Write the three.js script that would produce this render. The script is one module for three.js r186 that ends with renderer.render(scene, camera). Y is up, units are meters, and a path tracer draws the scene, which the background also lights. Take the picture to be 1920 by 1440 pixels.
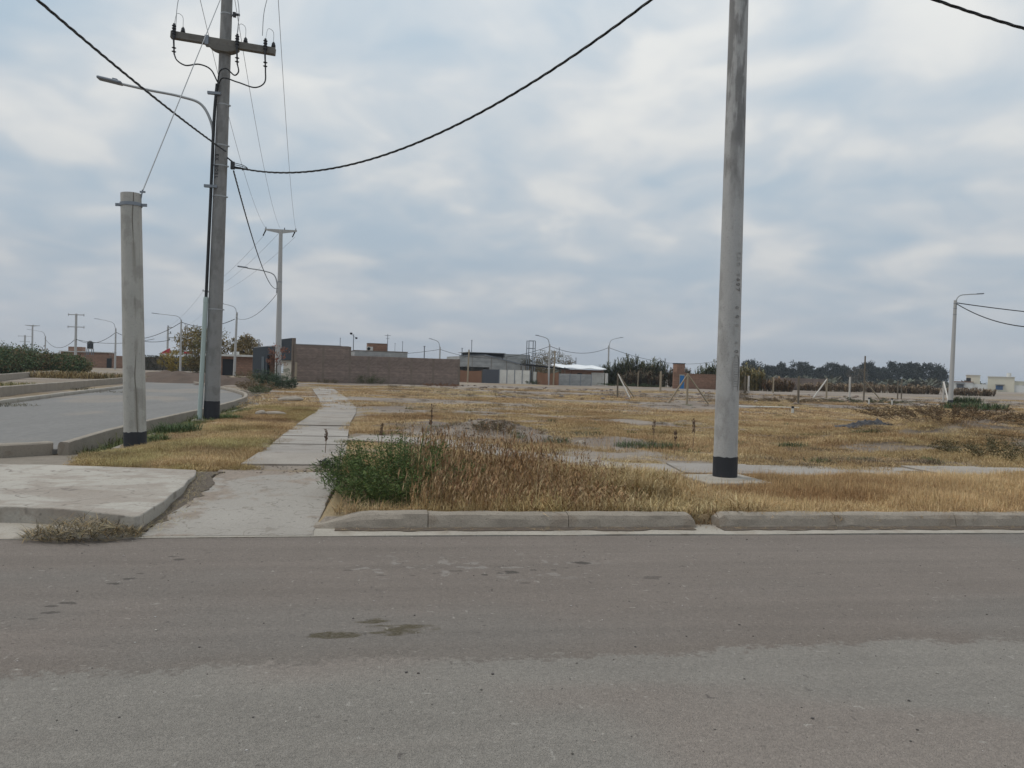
import * as THREE from 'three';
import { mergeGeometries } from 'three/addons/utils/BufferGeometryUtils.js';
import { RoundedBoxGeometry } from 'three/addons/geometries/RoundedBoxGeometry.js';
import { TextGeometry } from 'three/addons/geometries/TextGeometry.js';
import { FontLoader } from 'three/addons/loaders/FontLoader.js';

/* ------------------------------------------------------------------ camera */
const scene = new THREE.Scene();
const camera = new THREE.PerspectiveCamera(2 * Math.atan(720 / 1400) * 180 / Math.PI, 4 / 3, 0.1, 4000);
camera.rotation.order = 'YXZ';
camera.position.set(0, 1.65, 0);
camera.rotation.set(-Math.atan2(22, 1400), THREE.MathUtils.degToRad(-8.6), THREE.MathUtils.degToRad(1.66));

const renderer = new THREE.WebGLRenderer({ antialias: true });
renderer.setSize(1024, 768);
renderer.toneMapping = THREE.LinearToneMapping;
renderer.toneMappingExposure = 1.0;
renderer.shadowMap.enabled = true;

/* ------------------------------------------------------------------- noise */
function rng(seed) { let a = seed >>> 0; return () => { a = a + 0x6D2B79F5 | 0; let t = Math.imul(a ^ a >>> 15, 1 | a); t = t + Math.imul(t ^ t >>> 7, 61 | t) ^ t; return ((t ^ t >>> 14) >>> 0) / 4294967296; }; }
const LAT = new Float32Array(65536); { const r = rng(77); for (let i = 0; i < 65536; i++) LAT[i] = r(); }
function vn(x, y) {
  const xi = Math.floor(x), yi = Math.floor(y); let fx = x - xi, fy = y - yi;
  fx = fx * fx * (3 - 2 * fx); fy = fy * fy * (3 - 2 * fy);
  const x0 = xi & 255, x1 = (xi + 1) & 255, y0 = (yi & 255) << 8, y1 = ((yi + 1) & 255) << 8;
  const a = LAT[x0 + y0], b = LAT[x1 + y0], c = LAT[x0 + y1], d = LAT[x1 + y1];
  return a + (b - a) * fx + (c - a) * fy + (a - b - c + d) * fx * fy;
}
function fbm(x, y, o = 4) { let s = 0, a = 0.5, n = 0; for (let i = 0; i < o; i++) { s += a * vn(x + i * 17.3, y + i * 9.1); n += a; a *= 0.5; x *= 2.03; y *= 2.03; } return s / n; }
const ss = (a, b, x) => { const t = Math.min(1, Math.max(0, (x - a) / (b - a))); return t * t * (3 - 2 * t); };
const mix = (a, b, t) => a + (b - a) * t;
const mix3 = (a, b, t) => [mix(a[0], b[0], t), mix(a[1], b[1], t), mix(a[2], b[2], t)];

/* --------------------------------------------------------------------- sky */
{
  const W = 2048, Hh = 1024, data = new Float32Array(W * Hh * 4);
  for (let j = 0; j < Hh; j++) {
    const el = (j + 0.5) / Hh * Math.PI - Math.PI / 2, sy = Math.sin(el), cy = Math.cos(el);
    for (let i = 0; i < W; i++) {
      const o = (j * W + i) * 4;
      const az = ((i + 0.5) / W - 0.5) * 2 * Math.PI, dx = Math.cos(az) * cy, dz = Math.sin(az) * cy, dy = Math.max(sy, 0);
      const q = 3.6 / (dy + 0.2), px = dx * q + 40, pz = dz * q + 40;
      const w1 = fbm(px * 0.6 + 7, pz * 0.6, 3) - 0.5, w2 = fbm(px * 0.6, pz * 0.6 + 31, 3) - 0.5;
      const big = fbm(px * 0.42 + w1 * 0.8, pz * 0.42 + w2 * 0.8, 3);
      const mid = fbm(px * 1.25 + w1 * 1.6 + 90, pz * 1.25 + w2 * 1.6, 5);
      const c = ss(0.27, 0.70, big * 0.45 + mid * 0.55);
      const gl = ss(0.52, 0.78, mid * 0.7 + big * 0.3);
      // pale blue-grey gaps, grey-white cloud, brighter billows; overcast sky is brighter towards the zenith
      let col = mix3([0.41, 0.515, 0.61], [0.645, 0.672, 0.69], c);
      col = mix3(col, [0.80, 0.80, 0.77], gl * 0.6);
      const g = mix(0.88, 1.42, Math.pow(dy, 0.9));
      const hz = Math.exp(-dy * 7.5);
      const hcol = mix3([0.375, 0.418, 0.478], [0.435, 0.47, 0.52], ss(0.3, 0.7, fbm(dx * 3 + 9, dz * 3 + dy * 22, 3)));
      for (let k = 0; k < 3; k++) data[o + k] = mix(col[k] * g, hcol[k], hz);
      data[o + 3] = 1;
    }
  }
  const sky = new THREE.DataTexture(data, W, Hh, THREE.RGBAFormat, THREE.FloatType);
  sky.mapping = THREE.EquirectangularReflectionMapping; sky.magFilter = THREE.LinearFilter; sky.minFilter = THREE.LinearFilter; sky.needsUpdate = true;
  scene.background = sky; scene.environment = sky;
}
const sun = new THREE.DirectionalLight(new THREE.Color(1.0, 0.96, 0.89), 1.35);
sun.position.set(-32, 62, -26); sun.target.position.set(0, 0, -20); sun.castShadow = true; sun.shadow.radius = 28;
sun.shadow.mapSize.set(2048, 2048);
Object.assign(sun.shadow.camera, { left: -90, right: 90, top: 90, bottom: -90, near: 1, far: 260 });
scene.add(sun, sun.target);
scene.fog = new THREE.FogExp2(new THREE.Color(0.62, 0.68, 0.74), 0.00028);

/* ---------------------------------------------------------------- textures */
const lin2s = v => { v = Math.min(1, Math.max(0, v)); return v <= 0.0031308 ? v * 12.92 : 1.055 * Math.pow(v, 1 / 2.4) - 0.055; };
function colourMap(w, h, f, wrap = THREE.RepeatWrapping) {     // f(u,v) in 0..1 -> linear rgb
  const d = new Uint8Array(w * h * 4);
  for (let j = 0; j < h; j++) for (let i = 0; i < w; i++) { const c = f((i + 0.5) / w, (j + 0.5) / h), o = (j * w + i) * 4; d[o] = lin2s(c[0]) * 255; d[o + 1] = lin2s(c[1]) * 255; d[o + 2] = lin2s(c[2]) * 255; d[o + 3] = 255; }
  const t = new THREE.DataTexture(d, w, h); t.colorSpace = THREE.SRGBColorSpace; t.wrapS = t.wrapT = wrap; t.magFilter = THREE.LinearFilter; t.minFilter = THREE.LinearMipmapLinearFilter; t.generateMipmaps = true; t.needsUpdate = true; return t;
}
function greyMap(w, h, f, wrap = THREE.RepeatWrapping) {
  const d = new Uint8Array(w * h * 4);
  for (let j = 0; j < h; j++) for (let i = 0; i < w; i++) { const c = Math.min(1, Math.max(0, f((i + 0.5) / w, (j + 0.5) / h))) * 255, o = (j * w + i) * 4; d[o] = d[o + 1] = d[o + 2] = c; d[o + 3] = 255; }
  const t = new THREE.DataTexture(d, w, h); t.wrapS = t.wrapT = wrap; t.magFilter = THREE.LinearFilter; t.needsUpdate = true; return t;
}
const rep = (t, x, y = x) => { const c = t.clone(); c.repeat.set(x, y); c.needsUpdate = true; return c; };
const N256 = 256;   // vn() repeats every 256 lattice cells, so multiples of it tile
const grain = greyMap(512, 512, (u, v) => 0.5 * vn(u * N256, v * N256) + 0.3 * vn(u * 128 * 2 + 9, v * 256 + 5) + 0.25 * fbm(u * 64 * 4, v * 64 * 4, 2) - 0.05);
const concreteMap = colourMap(1024, 1024, (u, v) => {
  const m = fbm(u * 256 / 32, v * 256 / 32, 4), s = vn(u * 256, v * 256), b = ss(0.62, 0.8, fbm(u * 12 + 40, v * 12 + 3, 4)), p = ss(0.86, 0.93, vn(u * 190 + 11, v * 190 + 7));
  let c = mix3([0.30, 0.285, 0.26], [0.42, 0.405, 0.375], m); c = mix3(c, [0.25, 0.215, 0.18], b * 0.5); c = mix3(c, [0.14, 0.12, 0.10], p * 0.5);
  const k = 0.9 + 0.2 * s; return [c[0] * k, c[1] * k, c[2] * k];
}, THREE.MirroredRepeatWrapping);
const concreteBump = greyMap(512, 512, (u, v) => 0.6 * fbm(u * 64, v * 64, 4) + 0.4 * vn(u * 256, v * 256), THREE.MirroredRepeatWrapping);

const std = (o) => { const m = new THREE.MeshStandardMaterial({ roughness: 0.9, metalness: 0, side: THREE.DoubleSide, ...o }); return m; };
const L = (r, g, b) => new THREE.Color().setRGB(r, g, b);
const M = {};
M.concrete = std({ map: rep(concreteMap, 1 / 2.4), bumpMap: rep(concreteBump, 1 / 0.8), bumpScale: 0.004, roughness: 0.92 });
M.kerb = std({ color: L(0.78, 0.70, 0.62), map: rep(concreteMap, 1 / 2.4), bumpMap: rep(concreteBump, 1 / 0.6), bumpScale: 0.006 });
M.kerbDirt = std({ color: L(0.62, 0.55, 0.48), map: rep(concreteMap, 1 / 1.6), bumpMap: rep(concreteBump, 1 / 0.5), bumpScale: 0.008 });
M.paleConcrete = std({ color: L(.92, 0.86, 0.79), map: rep(concreteMap, 1 / 3), bumpMap: rep(concreteBump, 1 / 0.8), bumpScale: 0.004 });
M.walk = std({ color: L(.80, .735, .69), map: rep(concreteMap, 1 / 3.4), bumpMap: rep(concreteBump, 1 / 0.9), bumpScale: 0.004 });
M.steel = std({ color: L(0.22, 0.24, 0.27), roughness: 0.55, metalness: 0.5 });
M.galv = std({ color: L(0.36, 0.37, 0.38), roughness: 0.55, metalness: 0.4 });
M.black = std({ color: L(0.012, 0.013, 0.017), roughness: 0.6 });
M.cable = std({ color: L(0.010, 0.011, 0.013), roughness: 0.55 });
M.wire = std({ color: L(0.26, 0.27, 0.28), roughness: 0.6, metalness: 0.3 });
M.insul = std({ color: L(0.02, 0.02, 0.024), roughness: 0.5 });
M.vc = std({ vertexColors: true, roughness: 0.95 });
M.leaf = new THREE.MeshPhysicalMaterial({ vertexColors: true, roughness: 0.85, side: THREE.DoubleSide });
M.straw = new THREE.MeshPhysicalMaterial({ vertexColors: true, roughness: 0.9, side: THREE.DoubleSide });

/* -------------------------------------------------------- geometry helpers */
const counts = {};
function numbered(n) { const k = counts[n] = (counts[n] ?? -1) + 1; return k ? n + '_' + String(k).padStart(3, '0') : n; }
function boxUV(geo) {                                   // uv in metres from the dominant axis
  const g = geo.index ? geo.toNonIndexed() : geo, p = g.attributes.position, n = g.attributes.normal, uv = new Float32Array(p.count * 2);
  for (let i = 0; i < p.count; i += 3) {
    let a = 0, b = 0, c = 0; for (let k = 0; k < 3; k++) { a += n.getX(i + k); b += n.getY(i + k); c += n.getZ(i + k); }
    a = Math.abs(a); b = Math.abs(b); c = Math.abs(c);
    for (let k = 0; k < 3; k++) { const x = p.getX(i + k), y = p.getY(i + k), z = p.getZ(i + k); uv.set(b >= a && b >= c ? [x, z] : a >= c ? [z, y] : [x, y], (i + k) * 2); }
  }
  g.setAttribute('uv', new THREE.BufferAttribute(uv, 2)); return g;
}
const clean = g => { let q = g.index ? g.toNonIndexed() : g; for (const k of Object.keys(q.attributes)) if (!['position', 'normal', 'uv', 'color'].includes(k)) q.deleteAttribute(k); return q; };
function merge(list) { const l = [].concat(list).map(clean); return l.length === 1 ? l[0] : mergeGeometries(l); }
function mesh(name, geos, mat, parent) {
  const m = new THREE.Mesh(merge(geos), mat); m.name = parent ? name : numbered(name); m.castShadow = m.receiveShadow = true; (parent || scene).add(m); return m;
}
function group(name, x = 0, y = 0, z = 0, ry = 0) { const g = new THREE.Group(); g.name = numbered(name); g.position.set(x, y, z); g.rotation.y = ry; scene.add(g); return g; }
function tag(o, label, category, grp) { o.userData.label = label; o.userData.category = category; if (grp) o.userData.group = grp; return o; }
function structure(o, label, category) { o.userData.kind = 'structure'; o.userData.label = label; o.userData.category = category; return o; }
function stuff(o, label, category) { o.userData.kind = 'stuff'; o.userData.label = label; o.userData.category = category; return o; }
function box(w, h, d, x = 0, y = 0, z = 0, ry = 0, bevel = 0) { const g = bevel ? new RoundedBoxGeometry(w, h, d, 1, bevel) : new THREE.BoxGeometry(w, h, d); if (ry) g.rotateY(ry); g.translate(x, y, z); return boxUV(g); }
const V = (x, y, z) => new THREE.Vector3(x, y, z);
function tube(pts, r, seg, rad = 6, curved = true) { const v = pts.map(p => p.isVector3 ? p : V(...p)); const c = curved ? new THREE.CatmullRomCurve3(v) : new THREE.CurvePath(); if (!curved) for (let i = 0; i + 1 < v.length; i++) c.add(new THREE.LineCurve3(v[i], v[i + 1])); return new THREE.TubeGeometry(c, seg || v.length * 4, r, rad); }
function bar(a, b, w, h = w) { a = V(...a); b = V(...b); const l = a.distanceTo(b), g = new THREE.BoxGeometry(w, l, h); g.applyQuaternion(new THREE.Quaternion().setFromUnitVectors(V(0, 1, 0), b.clone().sub(a).normalize())); g.translate((a.x + b.x) / 2, (a.y + b.y) / 2, (a.z + b.z) / 2); return boxUV(g); }
function rod(a, b, r0, r1 = r0, n = 8) { a = V(...a); b = V(...b); const l = a.distanceTo(b), g = new THREE.CylinderGeometry(r1, r0, l, n); g.applyQuaternion(new THREE.Quaternion().setFromUnitVectors(V(0, 1, 0), b.clone().sub(a).normalize())); g.translate((a.x + b.x) / 2, (a.y + b.y) / 2, (a.z + b.z) / 2); return g; }
class Cards {                                            // vertex-coloured leaf / blade builder
  constructor() { this.p = []; this.c = []; this.i = []; }
  v(x, y, z, c) { this.p.push(x, y, z); this.c.push(c[0], c[1], c[2]); return this.p.length / 3 - 1; }
  blade(x, y, z, dx, dy, dz, len, w, bend, c, ct = c) {   // bent tapered blade
    const l = Math.hypot(dx, dy, dz) || 1; dx /= l; dy /= l; dz /= l;
    let sx = -dz, sz = dx; const sl = Math.hypot(sx, sz); if (sl < 0.01) { sx = 1; sz = 0; } else { sx /= sl; sz /= sl; }
    const mx = x + dx * len * 0.55, my = y + dy * len * 0.55 + bend * 0.12 * len, mz = z + dz * len * 0.55;
    const h = Math.hypot(dx, dz) || 1e-3;
    const tx = x + dx * len + dx / h * bend * len * 0.25, ty = y + dy * len - bend * len * 0.28, tz = z + dz * len + dz / h * bend * len * 0.25;
    const a = this.v(x - sx * w / 2, y, z - sz * w / 2, c), b = this.v(x + sx * w / 2, y, z + sz * w / 2, c), m1 = this.v(mx - sx * w * 0.42, my, mz - sz * w * 0.42, c), m2 = this.v(mx + sx * w * 0.42, my, mz + sz * w * 0.42, c), t = this.v(tx, ty, tz, ct);
    this.i.push(a, b, m2, a, m2, m1, m1, m2, t);
  }
  leaf(x, y, z, ux, uy, uz, len, w, c, roll) {            // diamond leaf along u
    const l = Math.hypot(ux, uy, uz) || 1; ux /= l; uy /= l; uz /= l;
    const u = V(ux, uy, uz), s = V(Math.cos(roll), Math.sin(roll * 1.7), Math.sin(roll)).cross(u).normalize(), n = s.clone().cross(u).multiplyScalar(len * 0.1);
    const a = this.v(x, y, z, c), b = this.v(x + ux * len * .45 + s.x * w / 2 + n.x, y + uy * len * .45 + s.y * w / 2 + n.y, z + uz * len * .45 + s.z * w / 2 + n.z, c), d = this.v(x + ux * len * .45 - s.x * w / 2 + n.x, y + uy * len * .45 - s.y * w / 2 + n.y, z + uz * len * .45 - s.z * w / 2 + n.z, c), t = this.v(x + ux * len, y + uy * len, z + uz * len, c);
    this.i.push(a, b, d, b, t, d);
  }
  geo() { const g = new THREE.BufferGeometry(); g.setAttribute('position', new THREE.Float32BufferAttribute(this.p, 3)); g.setAttribute('color', new THREE.Float32BufferAttribute(this.c, 3)); g.setIndex(this.i); g.computeVertexNormals(); return g; }
  mesh(name, mat, parent) { const m = new THREE.Mesh(this.geo(), mat); m.name = parent ? name : numbered(name); m.castShadow = m.receiveShadow = true; (parent || scene).add(m); return m; }
}
const jit = (c, k, r) => { const f = 1 + (r() - 0.5) * k; return [c[0] * f * (1 + (r() - .5) * k * .3), c[1] * f, c[2] * f * (1 + (r() - .5) * k * .3)]; };

/* ----------------------------------------------------------------- terrain */
const kerbLine = [[-5.95, -14.3], [-6.2, -17], [-6.33, -20], [-6.42, -26], [-6.62, -31], [-7.1, -36], [-8.1, -41], [-9.9, -46.5], [-12.4, -53], [-15.5, -61], [-20, -71], [-26, -85]];
const farKerb = [[-11.2, -17], [-12.3, -22], [-13.5, -28], [-14.8, -37], [-16, -46.5], [-17.6, -55], [-21, -66], [-27, -79], [-34, -92]];
function dLine(line, x, z) { let best = 1e9, sgn = 1; for (let i = 0; i + 1 < line.length; i++) { const [ax, az] = line[i], [bx, bz] = line[i + 1], ex = bx - ax, ez = bz - az; let t = ((x - ax) * ex + (z - az) * ez) / (ex * ex + ez * ez); t = Math.min(1, Math.max(0, t)); const qx = x - ax - ex * t, qz = z - az - ez * t, q = Math.hypot(qx, qz); if (q < best) { best = q; sgn = (ex * qz - ez * qx) > 0 ? 1 : -1; } } return best * sgn; }
// sign: positive to the right of the line when walking away from the camera
const inStreet = (x, z) => { if (z > -8 && z < -7) return false; const a = dLine(kerbLine, x, z), b = dLine(farKerb, x, z); return (a < 0.1 && b > -0.1 && x < -5 && z < -13.5 && z > -95); };
const bump = (x, z, cx, cz, rx, rz) => { const q = ((x - cx) / rx) ** 2 + ((z - cz) / rz) ** 2; return q > 4 ? 0 : Math.exp(-q * 1.6); };
function height(x, z) {
  if (z > -7.82) return -0.06;
  let h = 0.125;
  const near = ss(-300, -60, z);
  h += near * (fbm(x * 0.35, z * 0.35, 3) - 0.5) * 0.10 + near * ss(-60, -20, z) * (fbm(x * 2.2, z * 2.2, 3) - 0.5) * 0.05;
  h += bump(x, z, 2.3, -18.6, 1.5, 1.4) * (0.30 + 0.16 * (fbm(x * 3, z * 3, 3) - .5)) + bump(x, z, 0.6, -20.2, 1.6, 0.8) * 0.14;
  h += bump(x, z, 14.6, -17.4, 3.6, 2.2) * (0.72 + 0.5 * (fbm(x * 1.4, z * 1.4, 3) - .5)) + bump(x, z, 11.0, -16.0, 1.5, 1.1) * 0.2;
  h += bump(x, z, 30, -60, 8, 3) * 0.15;
  // pavements sit in shallow beds
  if (z < -11.75) { const wa = edgeAt(walkL, z), wb = edgeAt(walkR, z); if (wa !== null && wb !== null && x > wa - .12 && x < wb + .12) h = Math.min(h, .105); if (x > -1.2 && z < -10.8 && z > -17.4 && Math.abs(dLine(branch, x, z)) < .75) h = Math.min(h, .11); }
  if (x < -2.2 && z > -12.1) h = mix(-0.02, h, ss(-11.2, -12.1, z));
  if (x > -2.6 && x < -0.75 && z > -11.9) h = mix(-0.03, .118 + .05 * (fbm(x * 3, z * 3, 3) - .5), ss(-10.9, -11.08, z));
  // weedy ditch behind the front kerb
  const dd = ss(-8.0, -8.35, z) * ss(-9.7, -9.0, z) * ss(-0.8, -0.5, x) * ss(4.1, 3.4, x); h -= dd * 0.22;
  if (z > -8.0 && x > -0.8 && !(x > 3.22 && x < 3.52)) h = Math.min(h, 0.10); else if (z > -8.0) h = -0.03;
  // side street with its ditch
  if (x < -4.5 && z < -12.9 && z > -95) {
    const a = dLine(kerbLine, x, z);
    if (a > 0 && a < 1.7) h = a < 1.0 ? mix(h, -0.32, ss(0.96, 0.84, a)) : mix(h, 0.06, ss(1.7, 1.0, a));
    if (a <= 0.08) { const b = dLine(farKerb, x, z); if (b > -0.3) h = -0.04; }
  }
  if (x < -4.9 && z > -14.4 && z < -7.7) h = z < -11.2 ? -0.16 : -0.08;
  return h;
}
// how much dry grass grows (1) and how much is bare soil (0)
function grassiness(x, z) {
  if (z > -7.95) return 0;
  if (x < -2.2 && z > -11.35) return 0;
  if (inWalk(x, z)) return 0;
  let g = ss(0.30 + .06 * ss(-25, -45, z), 0.45, fbm(x * 0.22 + 5, z * 0.22 + 2, 4));
  if (z > -12) g = 1; else g *= mix(1, ss(.36, .54, fbm(x * .9 + 40, z * 1.5 + 11, 4)), .9);
  if (x < -2.2 && z > -30) g = .45 + .55 * ss(.34, .5, fbm(x * 1.2 + 9, z * .9 + 31, 4));
  g *= 1 - 0.95 * bump(x, z, 2.7, -18.2, 1.3, 1.0); g *= 1 - bump(x, z, 0.9, -20.6, 1.9, 0.75); g *= 1 - 0.8 * bump(x, z, 3.6, -16.2, 0.9, 0.45);
  g *= 1 - bump(x, z, -3.0, -19.3, 1.2, 0.6) * 0.9;
  g *= 1 - 0.75 * bump(x, z, -3.1, -12.55, 1.5, 0.28);
  g *= 1 - bump(x, z, -1.6, -11.5, 1.0, 0.35);
  g *= mix(1, ss(0.50, 0.62, fbm(x * 0.10 + 1, z * 0.16 + 8, 4)), ss(-40, -62, z));
  if (x > -0.9 && x < 3.2 && z < -11.9 - (1.6 - (x + .9) * .55) * 0 && inWalk2(x, z)) g = 0;
  if (inWalk(x, z)) g = 0;
  return g;
}
// concrete paths ---------------------------------------------------------
const walkL = [[-2.33, -11.45], [-2.36, -14], [-2.5, -17.4], [-2.62, -21], [-2.72, -25.9], [-3.0, -29.8], [-3.75, -36.5], [-4.91, -45.2], [-6.2, -55]];
const walkR = [[-0.85, -11.5], [-0.92, -14], [-1.12, -17.4], [-1.3, -21.2], [-1.4, -25.5], [-1.6, -29.2], [-2.4, -36.8], [-3.6, -46.1], [-4.75, -55.4]];
function edgeAt(line, z) { for (let i = 0; i + 1 < line.length; i++) if (z <= line[i][1] && z >= line[i + 1][1]) { const t = (z - line[i][1]) / (line[i + 1][1] - line[i][1]); return mix(line[i][0], line[i + 1][0], t); } return null; }
function inWalk(x, z) { const a = edgeAt(walkL, z), b = edgeAt(walkR, z); return a !== null && b !== null && x > a + 0.06 + (fbm(z * 1.1, 9, 3) - .5) * .75 && x < b - .06 + (fbm(z * 1.1, 29, 3) - .5) * .75; }
// branch path: from the walkway corner, across behind the weeds, then parallel to the road
const branch = [[-0.95, -16.4], [0.3, -16.0], [1.35, -14.9], [2.4, -13.2], [3.6, -12.05], [5.2, -11.78], [9, -11.75], [16, -11.7], [30, -11.7]];
function inWalk2(x, z) { const a = Math.abs(dLine(branch, x, z)); return a < (x > 3.8 ? 0.30 : 0.62) + (fbm(x * 1.1, z * 1.1, 2) - .5) * .22; }

{
  const lines = (near, lim0, lim1, step, grow, far0, far1) => {
    const a = []; for (let v = lim0; v <= lim1 + 1e-6; v += step) a.push(v);
    let s = step, v = lim1; while (v < far1) { s *= grow; v += s; a.push(v); }
    s = step; v = lim0; while (v > far0) { s *= grow; v -= s; a.unshift(v); }
    return a;
  };
  const xs = lines(0, -9, 16, 0.12, 1.055, -1900, 1900), zs = [];
  { let v = -7.70, s = 0.09; zs.push(-7.72); while (v > -2200) { zs.push(v); s *= v > -22 ? 1.002 : 1.016; v -= s; } v = -7.74; s = 0.3; const up = []; while (v < 400) { v += s; s *= 1.35; up.push(v); } zs.reverse(); zs.push(...up); zs.sort((a, b) => a - b); }
  const nx = xs.length, nz = zs.length, P = new Float32Array(nx * nz * 3), C = new Float32Array(nx * nz * 3), U = new Float32Array(nx * nz * 2), I = [];
  const soil = [0.20, 0.158, 0.128], soilPale = [0.285, 0.24, 0.202], strawC = [0.30, 0.22, 0.115], strawD = [0.21, 0.148, 0.08];
  for (let j = 0; j < nz; j++) for (let i = 0; i < nx; i++) {
    const x = xs[i], z = zs[j], o = j * nx + i;
    P.set([x, height(x, z), z], o * 3); U.set([x, z], o * 2);
    let c = mix3(soil, soilPale, ss(0.35, 0.7, fbm(x * 0.5, z * 0.5, 4)));
    const gr = grassiness(x, z), sc = mix3(strawD, strawC, ss(0.3, 0.7, fbm(x * 0.8 + 3, z * 0.8, 3)));
    c = mix3(c, sc, gr * 0.85);
    C.set(c, o * 3);
  }
  for (let j = 0; j + 1 < nz; j++) for (let i = 0; i + 1 < nx; i++) { const a = j * nx + i, b = a + 1, c = a + nx, d = c + 1; I.push(a, c, b, b, c, d); }
  const g = new THREE.BufferGeometry(); g.setAttribute('position', new THREE.BufferAttribute(P, 3)); g.setAttribute('color', new THREE.BufferAttribute(C, 3)); g.setAttribute('uv', new THREE.BufferAttribute(U, 2)); g.setIndex(I); g.computeVertexNormals();
  const detail = colourMap(1024, 1024, (u, v) => { const a = fbm(u * 64, v * 64, 4), b = vn(u * 256, v * 256), s = ss(.82, .95, vn(u * 128 + 3, v * 128 + 8)); const k = 0.62 + 0.5 * a + 0.16 * b; const q = mix3([k, k, k * .98], [.5, .47, .44], s * .5); return q; }, THREE.MirroredRepeatWrapping);
  const m = new THREE.Mesh(g, std({ vertexColors: true, map: rep(detail, 1 / 2.6), bumpMap: rep(detail, 1 / 1.1), bumpScale: 0.03, roughness: 1 }));
  m.name = 'ground'; m.receiveShadow = m.castShadow = true; scene.add(m); structure(m, 'flat lot of dry straw-coloured earth reaching to the horizon', 'ground');
}

/* ------------------------------------------------------- roads and kerbs */
function sweep(path, profile, seg, noise = 0.004, seed = 0, heightAt = null, capped = true) {
  const curve = new THREE.CatmullRomCurve3(path.map(([x, z]) => V(x, 0, z)), false, 'catmullrom', 0.3), n = profile.length;
  const P = [], U = [], I = []; let len = 0, prev = null; const per = [0]; for (let k = 1; k < n; k++) per.push(per[k - 1] + Math.hypot(profile[k][0] - profile[k - 1][0], profile[k][1] - profile[k - 1][1]));
  for (let i = 0; i <= seg; i++) {
    const t = i / seg, p = curve.getPointAt(t), d = curve.getTangentAt(t); if (prev) len += p.distanceTo(prev); prev = p;
    const rx = -d.z, rz = d.x, s = heightAt ? heightAt(t, p) : 1;
    for (let k = 0; k < n; k++) {
      const o = profile[k][0] + (fbm(len * 5 + seed, k * 3.7, 3) - .5) * noise * 2, y = profile[k][1] > 0 ? profile[k][1] * s + (fbm(len * 4 + seed + 50, k * 5.1, 3) - .5) * noise * 2 : profile[k][1];
      P.push(p.x + rx * o, y, p.z + rz * o); U.push(len, per[k]);
    }
  }
  for (let i = 0; i < seg; i++) for (let k = 0; k + 1 < n; k++) { const a = i * n + k, b = a + 1, c = a + n, e = c + 1; I.push(a, b, c, b, e, c); }
  if (capped) for (const r of [0, seg]) { const b0 = r * n; for (let k = 1; k + 1 < n; k++) I.push(b0, b0 + k, b0 + k + 1); }
  const g = new THREE.BufferGeometry(); g.setAttribute('position', new THREE.Float32BufferAttribute(P, 3)); g.setAttribute('uv', new THREE.Float32BufferAttribute(U, 2)); g.setIndex(I);
  const q = g.toNonIndexed(); q.computeVertexNormals(); return q;
}
function slabGeo(poly, y0, y1, bevel = 0.008) {
  const s = new THREE.Shape(poly.map(([x, z]) => new THREE.Vector2(x, -z)));
  const g = new THREE.ExtrudeGeometry(s, { depth: Math.max(0.001, y1 - y0 - bevel), bevelEnabled: bevel > 0, bevelSize: bevel, bevelThickness: bevel, bevelOffset: -bevel, bevelSegments: 2 });
  g.rotateX(-Math.PI / 2); g.translate(0, y0, 0); return boxUV(g);
}
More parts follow.
